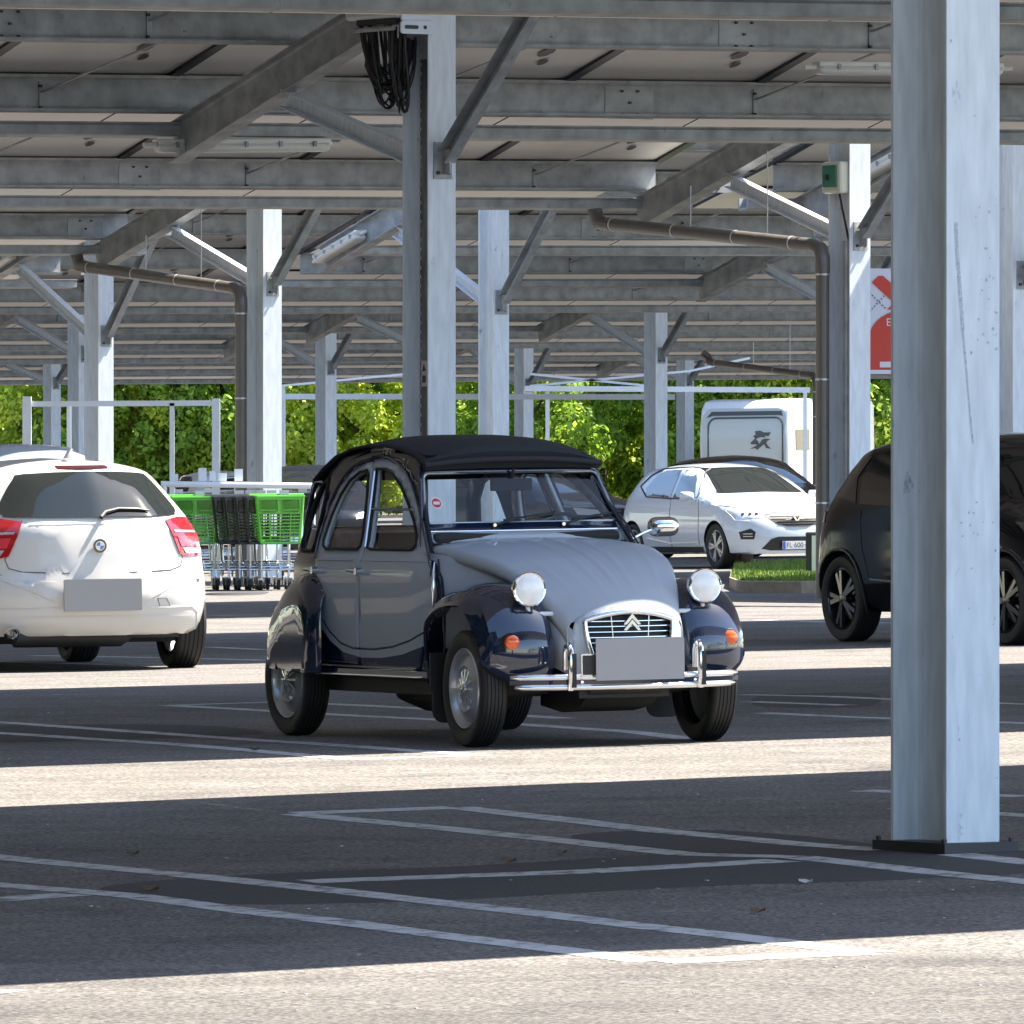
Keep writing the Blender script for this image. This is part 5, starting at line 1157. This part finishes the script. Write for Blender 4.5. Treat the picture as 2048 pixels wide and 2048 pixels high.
# ------------------------------------------------------------------ store sign
X, Y = (1800-1024)/FPX*122, 122.0; sg_ = thing('entrance_sign', 'white and red entrance sign with a big 2, glimpsed left of the foreground column', 'sign', (X, Y, gz(X, Y)), Matrix.Rotation(0, 3, 'Z'))
zc = CAMH-gz(X, Y)
zt_, zb_ = zc+(934-537)/FPX*Y, zc-(748-934)/FPX*Y
M_SGW = mat('sign_white', (.62, .62, .68), .4); M_SGR = mat('sign_red', (.55, .05, .03), .4)
x0 = (1735-1800)/FPX*Y; x1 = x0+.92
g = G(); g.box(((x0+x1)/2, .02, (zt_+zb_)/2), (x1-x0, .04, zt_-zb_)); pnl = g.build('panel', M_SGW, sg_)
zr = zt_-.55*(zt_-zb_)/1.25
cx = (x0+x1)/2; hw = (x1-x0)/2-.015; out = [(cx-hw, zb_+.05), (cx+hw, zb_+.05)]+[(cx+hw*math.cos(R(a)), zt_-.86+hw*.80*math.sin(R(a))) for a in range(0, 181, 12)]
g = G(); g.prism(out, lambda a, b: (a, -.012, b), lambda a, b: (a, -.001, b)); g.build('red_shape', M_SGR, sg_)
ar = [(x0+.06, zt_-.10), (x0+.16, zt_-.06), (x0+.40, zt_-.27), (x0+.46, zt_-.20), (x0+.47, zt_-.46), (x0+.20, zt_-.48), (x0+.27, zt_-.40), (x0+.04, zt_-.17)]
ar = [(x0+.05, zt_-.17), (x0+.13, zt_-.09), (x0+.19, zt_-.09), (x0+.42, zt_-.30), (x0+.50, zt_-.24), (x0+.50, zt_-.50), (x0+.24, zt_-.50), (x0+.32, zt_-.42)]
g = G(); g.prism(ar, lambda a, b: (a, -.012, b), lambda a, b: (a, -.001, b)); g.build('arrow', M_SGR, sg_)
g = G()
for k in range(7): g.box((x0+.03+.03*k, -.006, zt_-.30-.03*k), (.014, .01, .014)); g.box((x0+.03+.028*k, -.006, zt_-.52+.03*k), (.014, .01, .014))
o = g.build('dotted_line', M_TRIM, sg_); o['kind'] = 'stuff'
MT = lambda x, z: Matrix.Translation((x, -.016, z)) @ Matrix.Rotation(R(90), 4, 'X')
text_obj('lettering', 'ENTRÉE', .135, MT(cx, zt_-.66), M_SGW, sg_, .002)
text_obj('lettering', '2', .78, MT(cx, zt_-.93), M_SGW, sg_, .004)
g = G(); g.box((cx, -.016, zb_+.115), (.62, .01, .07)); g.box((cx, -.016, zb_+.025), (.88, .012, .05)); g.build('white_bar', M_SGW, sg_)
g = G(); g.beam((cx, .08, 0), (cx, .08, zt_), .08, .06); g.build('post', M_WHITE, sg_)

# ------------------------------------------------------------------ shopping trolleys
M_GRN = mat('green_plastic', (.10, .46, .03), .3, coat=.5); M_DGRN = mat('dark_plastic_basket', (.018, .022, .022), .4, coat=.4); M_CHR2 = mat('trolley_chrome', (.62, .63, .64), .2, .9)
def trolley(label, X, Y, heading, m, grp, scale=1.12):
    M, L = ground_frame(X, Y, heading); t = thing('shopping_trolley', label, 'trolley', L, M @ Matrix.Diagonal((scale,)*3), grp)
    # local: x forward (front of basket), y left; basket front face at x=0
    def bw(x, z): return (.255 if z > .7 else .215)+(.05*(-x))*.5
    g = G(); zt, zb2 = .985, .50
    fw, bwd = .245, .285; fb_, bb_ = .20, .25
    C = {'f': (0, fw, zt, -.03, fb_, zb2), 'b': (-.80, bwd, zt, -.72, bb_, zb2+.06)}
    def pt(side, s1, q):
        a = C[side]; return Vector((a[0]+(a[3]-a[0])*q, s1*(a[1]+(a[4]-a[1])*q), a[2]+(a[5]-a[2])*q))
    for side in 'fb':
        for k in range(15):
            q = k/14
            if side == 'f' and q < .28 and k: continue
            g.beam(pt(side, -1, q), pt(side, 1, q), .010, .012)
        for k in range(7 if side == 'b' else 5):
            s1 = -1+2*k/(6 if side == 'b' else 4); g.beam(pt(side, s1, 0 if side == 'b' else .27), pt(side, s1, 1), .010, .010)
    for s1 in (-1, 1):
        for k in range(15):
            q = k/14; g.beam(pt('f', s1, q), pt('b', s1, q), .010, .012)
        for k in range(9):
            e = k/8; g.beam(pt('f', s1, 0).lerp(pt('b', s1, 0), e), pt('f', s1, 1).lerp(pt('b', s1, 1), e), .010, .010)
    g.add([pt('f', -1, 1), pt('f', 1, 1), pt('b', 1, 1), pt('b', -1, 1)], [(0, 1, 2, 3)])
    g.tube([pt('f', -1, 0), pt('f', 1, 0), pt('b', 1, 0), pt('b', -1, 0), pt('f', -1, 0)], .018, 6)
    for s1 in (-1, 1): g.tube([pt('f', s1, 0), pt('f', s1, 1)], .014, 6)
    g.tube([pt('f', -1, 1), pt('f', 1, 1)], .014, 6)
    o = g.build('basket', m, t, 40)
    g = G()
    for s1 in (-1, 1):
        g.loft([[(x, s1*.115+y*sc, .89+z*sc) for y, z in rround(.20, .15, .03, 3)] for x, sc in ((-.025, 1), (.004, 1), (.008, .92), (-.004, .86))], True, True)
    g.beam((-.01, -.235, .89), (-.01, .235, .89), .012, .17); g.beam((0, -.235, .965), (0, .235, .965), .03, .02); g.build('front_plate', m, t, 40)
    g = G()
    for s1 in (-1, 1):
        g.tube([(-.05, s1*.20, .13), (-.06, s1*.20, .22), (-.72, s1*.24, .30), (-.80, s1*.25, .50), (-.86, s1*.275, .96), (-.93, s1*.275, 1.0)], .013, 6); g.tube([(-.06, s1*.20, .22), (-.05, s1*.20, .48)], .011, 6)
        g.tube([(-.72, s1*.24, .30), (-.70, s1*.245, .14)], .012, 6)
    for x, z in ((-.06, .22), (-.25, .25), (-.45, .27), (-.72, .30)): g.tube([(x, -.21, z), (x, .21, z)], .011, 6)
    for y in (-.1, 0, .1): g.tube([(-.06, y, .225), (-.72, y, .30)], .008, 6)
    g.build('frame', M_CHR2, t, 50)
    g = G(); g.tube([(-.93, -.29, 1.0), (-.93, .29, 1.0)], .018, 8); g.build('handle', m, t, 50)
    g = G(); g.box((-.90, .08, 1.03), (.06, .10, .05)); g.build('coin_lock', M_LAMP, t)
    for x in (-.07, -.70):
        for s1 in (-1, 1):
            g = G(); g.lathe([(.02, -.018), (.058, -.018), (.062, 0), (.058, .018), (.02, .018)], (x, s1*.21, .062), 'y', 16); g.build('castor', M_BLACK, t, 40)
            g = G(); g.loft([[(x+a, s1*.21+y, b) for a, b in ((-.03, .05), (.02, .06), (.04, .13), (-.04, .14))] for y in (-.03, .03)], True, True); g.build('castor_fork', M_CHR2, t)
    return t
def upx(u, v): return unproj(u, v)
x_, y_ = upx(392, 1181); trolley('green shopping trolley partly hidden by the white hatchback tail light', x_, y_, (.06, -1), M_GRN, 'green shopping trolleys')
x_, y_ = upx(562, 1181); trolley('green shopping trolley right beside the classic car rear fender', x_, y_, (.06, -1), M_GRN, 'green shopping trolleys')
for i, u in enumerate((452, 472, 492, 510)):
    x_, y_ = upx(562, 1181); j_ = 4-i; x_ -= .135*j_; yy = y_+.24*j_
    trolley(['dark nested trolley nearest the left green trolley', 'second dark nested trolley from the left green one', 'third dark nested trolley from the left green one', 'dark nested trolley touching the right green trolley'][i], x_, yy, (.08, -1), M_DGRN, 'dark shopping trolleys nested between the green ones', 1.12)
for i, (u, v) in enumerate(((350, 1160), (410, 1152), (600, 1160), (470, 1146), (545, 1146))):
    x_, y_ = upx(u, v); trolley(['dark trolley behind the left green trolley', 'dark trolley behind the gap right of the left green trolley', 'dark trolley behind the right green trolley', 'dark trolley in front of the lit column foot, behind the nested ones', 'dark trolley farthest back, at the lit column foot'][i], x_, y_, (.06, -1), M_DGRN, 'shopping trolleys of the second row')
# corral rail and tall frame
Yc_ = 117.2; g = G(); a, b = at(322, 968, Yc_), at(632, 972, Yc_); cr_ = thing('corral_rail', 'white horizontal rail above the shopping trolleys', 'rail', (a.x, a.y, gz(a.x, a.y)))
o3 = Vector((a.x, a.y, gz(a.x, a.y))); g.tube([a-o3, b-o3], .035, 10); g.build('rail', M_WHITE, cr_, 60)
for q in (0.02, .98):
    c = a.lerp(b, q); g = G(); g.tube([Vector((c.x, c.y+.0, gz(c.x, c.y)))-o3, c-o3], .03, 8); g.build('post', M_WHITE, cr_, 60)
for u, h, w1 in ((405, 26, 16), (425, 20, 12), (445, 16, 16), (477, 24, 16), (348, 14, 16)):
    c = at(u, 962-h/2, Yc_+.1); g = G(); g.box(c-o3, (w1/170, .05, h/170)); g.build('bracket', M_WHITE, cr_)
Yf = 127.0; f0 = at(54, 806, Yf); fz = gz(f0.x, Yf); o3 = Vector((f0.x, Yf, fz)); fr_ = thing('trolley_shelter_frame', 'tall white square frame of posts and rails behind the white hatchback', 'frame', o3)
for u, wq, vt in ((54, .11, 793), (344, .06, 806), (432, .10, 797), (138, .055, 806)):
    c = at(u, vt, Yf+(1.8 if u == 138 else 0)); g = G(); b0 = Vector((c.x, c.y, gz(c.x, c.y))); g.beam(b0-o3, c-o3, wq, wq, up=(0, 1, 0)); g.build('post', M_WHITE, fr_)
g = G(); g.beam(at(60, 808, Yf)-o3, at(428, 806, Yf)-o3, .06, .07); g.build('rail', M_WHITE, fr_)
g = G(); g.beam(at(138, 808, Yf+1.8)-o3, at(54, 808, Yf)-o3, .05, .06); g.build('rail', M_WHITE, fr_)
# long white height bars before the trees
def bar(name, label, u0, u1, v0, v1, Y, w_, posts, extra=()):
    a, b = at(u0, v0, Y), at(u1, v1, Y); o3 = Vector((a.x, Y, gz(a.x, Y))); t = thing(name, label, 'barrier', o3)
    g = G(); g.beam(a-o3, b-o3, .08, w_); g.build('crossbar', M_WHITE, t)
    for u in posts:
        c = at(u, v0+(v1-v0)*(u-u0)/(u1-u0), Y+.1); g = G(); g.beam(Vector((c.x, c.y, gz(c.x, c.y)))-o3, c-o3, .09, .09, up=(0, 1, 0)); g.build('post', M_WHITE, t)
    for p, q in extra: g = G(); g.beam(at(*p, Y+.3)-o3, at(*q, Y+.3)-o3, .05, .05); g.build('brace', M_WHITE, t)
bar('height_barrier', 'long white horizontal barrier bar in front of the trees, behind the classic car', 560, 1350, 793, 794, 212, .12, (566, 1300))
bar('height_barrier', 'upper white barrier bar in front of the trees at the right, above the motorhome', 1050, 1620, 777, 780, 222, .12, (1095, 1610), (((1060, 772), (1380, 742)), ((1060, 748), (1300, 772)), ((1380, 742), (1500, 716))))
bar('thin_rail', 'thin white slanted rail under the far roofs left of the middle column', 560, 812, 772, 748, 216, .045, (566,))

# ------------------------------------------------------------------ grass strip with kerb
gp = sc_([(1376, 1110), (1395, 1118), (1512, 1119), (1600, 1117), (1640, 1100), (1640, 1076), (1500, 1078), (1385, 1084)])
P = [unproj(*p) for p in gp]
def islz(x, y): return gz(x, y)+.115
g = G(); g.patch(P, lambda x, y: (x, y, islz(x, y)), 1.5); isl = tag(g.build('grass_verge', mat('soil_grass', (.10, .13, .03), .9, noise_amt=.3, nscale=3)), kind='structure')
ctr = Vector((sum(p[0] for p in P)/len(P), sum(p[1] for p in P)/len(P)))
g = G(); n = len(P); inner = [ctr+(Vector(p)-ctr)*.975 for p in P]
g.loft([[(P[i][0], P[i][1], gz(*P[i])-.02), (P[i][0], P[i][1], gz(*P[i])+.125), (inner[i].x, inner[i].y, gz(*P[i])+.13), (inner[i].x, inner[i].y, gz(*P[i]))] for i in list(range(n))+[0]], False)
tag(g.build('kerb', M_KERB), kind='structure')
M_GRASS = mat('grass_blades', (.16, .24, .03), .7, noise_amt=.4, nscale=6)
g = G(); rg = random.Random(5); minx, maxx = min(p[0] for p in P), max(p[0] for p in P); miny, maxy = min(p[1] for p in P), max(p[1] for p in P)
def inpoly(x, y):
    c = False; j = n-1
    for i in range(n):
        if (inner[i].y > y) != (inner[j].y > y) and x < (inner[j].x-inner[i].x)*(y-inner[i].y)/(inner[j].y-inner[i].y)+inner[i].x: c = not c
        j = i
    return c
k = 0
while k < 22000:
    x, y = rg.uniform(minx, maxx), rg.uniform(miny, maxy)
    if not inpoly(x, y): continue
    k += 1; h = rg.uniform(.02, .07)*(1.4 if noise.noise(Vector((x, y, 0))) > .1 else .8); a = rg.uniform(0, 3.14); dx, dy = .012*math.cos(a), .012*math.sin(a); z = islz(x, y)
    g.add([(x-dx, y-dy, z), (x+dx, y+dy, z), (x+rg.uniform(-.03, .03), y+rg.uniform(-.03, .03), z+h)], [(0, 1, 2)])
tag(g.build('grass', M_GRASS), 'short bright grass on the kerbed strip in front of the silver hatchback', 'grass', kind='stuff')
bo = Vector((*unproj(1625, 1168), 0)); bo.z = gz(bo.x, bo.y); bt = thing('marker_post', 'low black and white marker post at the end of the grass strip', 'bollard', bo)
g = G(); g.box((0, 0, .30), (.16, .10, .62)); g.build('block', M_TRIM, bt, bevel=.02); g = G(); g.box((.035, -.055, .36), (.09, .012, .42)); g.build('reflector', M_BOX, bt)

# ------------------------------------------------------------------ trees
def leaf_mat(name, c1, c2):
    m = bpy.data.materials.new(name); m.use_nodes = True; t = m.node_tree; b = t.nodes['Principled BSDF']
    oi = t.nodes.new('ShaderNodeNewGeometry'); r = t.nodes.new('ShaderNodeValToRGB'); r.color_ramp.elements[0].color = (*c1, 1); r.color_ramp.elements[1].color = (*c2, 1)
    t.links.new(oi.outputs['Random Per Island'], r.inputs[0]); t.links.new(r.outputs[0], b.inputs['Base Color']); b.inputs['Roughness'].default_value = .5
    tl = t.nodes.new('ShaderNodeBsdfTranslucent'); t.links.new(r.outputs[0], tl.inputs[0]); mx = t.nodes.new('ShaderNodeMixShader'); mx.inputs[0].default_value = .55
    o = t.nodes['Material Output']; t.links.new(b.outputs[0], mx.inputs[1]); t.links.new(tl.outputs[0], mx.inputs[2]); t.links.new(mx.outputs[0], o.inputs[0]); return m
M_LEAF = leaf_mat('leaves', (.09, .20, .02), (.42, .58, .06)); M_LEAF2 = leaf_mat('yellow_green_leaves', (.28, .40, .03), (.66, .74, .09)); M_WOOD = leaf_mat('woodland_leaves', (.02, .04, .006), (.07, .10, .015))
M_BARK = mat('bark', (.05, .04, .03), .9, noise_amt=.3, nscale=5)
def crown_mesh(seed, n, rx, h, m, leaf=.095):
    rr = random.Random(seed); g = G(); cl_ = []
    for i in range(110):
        a = rr.uniform(0, 6.28); q = rr.random()**.5; z = rr.uniform(.4, h); rad = rx*(1-.35*(z/h)**3)
        cl_.append((Vector((rad*q*math.cos(a), rad*q*math.sin(a), z)), rr.uniform(.30, .75)))
    for i in range(n):
        c, s1 = rr.choice(cl_); d = Vector((rr.gauss(0, 1), rr.gauss(0, 1), rr.gauss(0, 1))).normalized()*s1*rr.uniform(.55, 1.0)
        p = c+d; p.z = max(.15, p.z); nrm = (d.normalized()+Vector((rr.gauss(0, .6), rr.gauss(0, .6), rr.gauss(0, .6)+.3))).normalized()
        a = nrm.orthogonal().normalized(); b = nrm.cross(a); an = rr.uniform(0, 6.28); a, b = a*math.cos(an)+b*math.sin(an), b*math.cos(an)-a*math.sin(an); l = leaf*rr.uniform(.6, 1.4)
        g.add([p-a*l, p+b*l*.6, p+a*l, p-b*l*.6], [(0, 1, 2, 3)])
    return g.mesh('crown', m)
CM = [crown_mesh(1, 24000, 2.2, 7.0, M_LEAF), crown_mesh(2, 24000, 2.5, 6.4, M_LEAF2), crown_mesh(3, 24000, 2.0, 7.4, M_LEAF)]
gt = G(); gt.tube([(0, 0, 0), (.05, 0, 1.5), (-.05, .1, 3.5), (.05, 0, 5.5)], [.16, .13, .10, .04], 8)
for a in range(5): gt.tube([(0, 0, 1.2+.6*a), (.9*math.cos(a*1.3), .9*math.sin(a*1.3), 2.2+.7*a)], [.06, .02], 6)
TM = gt.mesh('trunk', M_BARK, 50)
rt_ = random.Random(11)
spots = []
for i in range(15): spots.append((40+i*142+rt_.uniform(-30, 30), 293+rt_.uniform(-3, 5)))
for i in range(13): spots.append((-20+i*175+rt_.uniform(-40, 40), 306+rt_.uniform(-3, 3)))
kind = [1, 0, 1, 0, 0, 1, 2, 0, 1, 0, 2, 1, 0, 2, 0]
where = ['left of the tall white frame', 'behind the tall white frame', 'right of the wide bluish column', 'left of the lit column with trolleys', 'right of the lit column with trolleys', 'behind the slim column left of the classic car', 'left of the middle column', 'behind the middle column', 'over the classic car roof', 'right of the bluish column', 'left of the slim column by the motorhome', 'above the motorhome front', 'above the motorhome', 'behind the green box column', 'behind the foreground column']
for i, (u, Y) in enumerate(spots):
    X = (u-1024)/FPX*Y; front = i < 15; kk = kind[i] if front else (i*2) % 3
    if front: lab = ('yellow-green leafy tree ' if kk == 1 else 'mid green leafy tree ' if kk == 0 else 'dark green leafy tree ')+where[i]; gp_ = 'trees in a row behind the car park'
    else: lab = 'leafy tree of the second row, filling the gaps behind the front trees'; gp_ = 'second row of trees'
    t = thing('broadleaf_tree', lab, 'tree', (X, Y, gz(max(-40, min(40, X)), Y)), Matrix.Rotation(rt_.uniform(0, 6.28), 3, 'Z') @ Matrix.Diagonal((1, 1, rt_.uniform(.95, 1.2))), gp_)
    for me, nm in ((CM[kk], 'crown'), (TM, 'trunk')):
        o = bpy.data.objects.new(nm, me); COL.objects.link(o); o.parent = t
# dense woodland beyond the car park, added unseen tree rows at its sides
def wood(name, pts, h, label):
    g = G(); rr = random.Random(9)
    for (xa, ya), (xb, yb) in zip(pts[:-1], pts[1:]):
        L = math.hypot(xb-xa, yb-ya); nn = int(L*5)
        for i in range(nn):
            q = rr.random(); x, y = xa+(xb-xa)*q+rr.gauss(0, .9), ya+(yb-ya)*q+rr.gauss(0, .9); z = rr.uniform(0, 1)**.9*h*(1+.15*noise.noise(Vector((x*.1, y*.1, 0)))); l = rr.uniform(.5, 1.1)
            d1 = Vector((rr.gauss(0, 1), rr.gauss(0, 1), rr.gauss(0, 1))).normalized(); d2 = d1.orthogonal().normalized()
            for e in range(2):
                g.add([Vector((x, y, z))-d1*l, Vector((x, y, z))+d2*l*.7, Vector((x, y, z))+d1*l, Vector((x, y, z))-d2*l*.7], [(0, 1, 2, 3)]); d1, d2 = d2, d1.cross(d2).normalized()
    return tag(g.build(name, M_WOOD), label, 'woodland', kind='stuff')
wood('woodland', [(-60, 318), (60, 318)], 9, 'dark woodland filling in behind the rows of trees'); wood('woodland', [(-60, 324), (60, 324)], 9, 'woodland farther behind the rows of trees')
for k_, (pa, pb) in enumerate((((-48, -30), (-70, 300)), ((60, -20), (75, 300)))):  # out of view, put in so car sides reflect something dark
    for dx in (0, 2, 4): 
        if dx == 2: wood('woodland', [(pa[0]-dx, pa[1]), (pb[0]-dx, pb[1])], 11, 'unseen trees added along the side of the car park to darken reflections')
def shade_trees(pts, h, n, label):
    g = G(); rr = random.Random(21)
    for (xa, ya), (xb, yb) in zip(pts[:-1], pts[1:]):
        for i in range(n):
            q = rr.random(); x, y = xa+(xb-xa)*q+rr.gauss(0, 2), ya+(yb-ya)*q+rr.gauss(0, 2); z = rr.random()**.85*h; l = rr.uniform(.8, 2.0)
            d1 = Vector((rr.gauss(0, 1), rr.gauss(0, 1), rr.gauss(0, 1))).normalized(); d2 = d1.orthogonal().normalized(); p = Vector((x, y, z))
            g.add([p-d1*l, p+d2*l*.8, p+d1*l, p-d2*l*.8], [(0, 1, 2, 3)])
    tag(g.build('woodland', M_WOOD), label, 'woodland', kind='stuff')
shade_trees([(-34, 75), (-20, 30), (-13, 0), (-8, -14)], 20, 3600, 'unseen tall trees added left of the camera to dim the light there')  # unseen belt put in to block light on the columns' left sides
# ------------------------------------------------------------------ litter on the asphalt
M_DRY = mat('dry_leaf', (.10, .06, .03), .8); M_PEB = mat('pale_pebble', (.45, .44, .42), .8)
for i, (x, y, s1) in enumerate(((250, 1614, .5), (282, 1682, .7), (960, 1628, .6), (1520, 1668, .55), (1430, 1723, .55), (480, 1417, .5), (1060, 1612, .4))):
    X, Y = unproj(x*K, y*K); z = gz(X, Y)
    t = thing('dry_leaf', ['dry leaf in the shade at the lower left, above the long line', 'curled dry leaf on the lower left white line', 'dry leaf beside the centre of the dark asphalt strip', 'pale leaf near the foot of the foreground column', 'small leaf left of the foreground column shade', 'tiny dry leaf on the edge of the sunlit band', 'tiny dark leaf on the upper double line'][i], 'leaf', (X, Y, z), group='dry leaves on the asphalt')
    g = G(); g.loft([[(-.05*s1, -.02, .012), (-.05*s1, .02, .018)], [(0, -.035*s1, .004), (0, .03, .030*s1)], [(.05*s1, -.02, .02), (.05*s1, .02, .008)]], False); g.build('blade', M_DRY if i != 3 else M_PEB, t, thick=.002)
g = G(); rp = random.Random(4)
for i in range(130):
    X, Y = unproj(rp.uniform(-50, 2100), 1100+950*rp.random()**.6); s1 = rp.uniform(.003, .007); g.box((X, Y, gz(X, Y)+s1*.2), (s1*2, s1*2, s1*.5), 0, Matrix.Rotation(rp.random()*3, 3, 'Z'))
tag(g.build('pebbles', M_PEB), 'tiny pale pebbles scattered over the asphalt', 'gravel', kind='stuff')
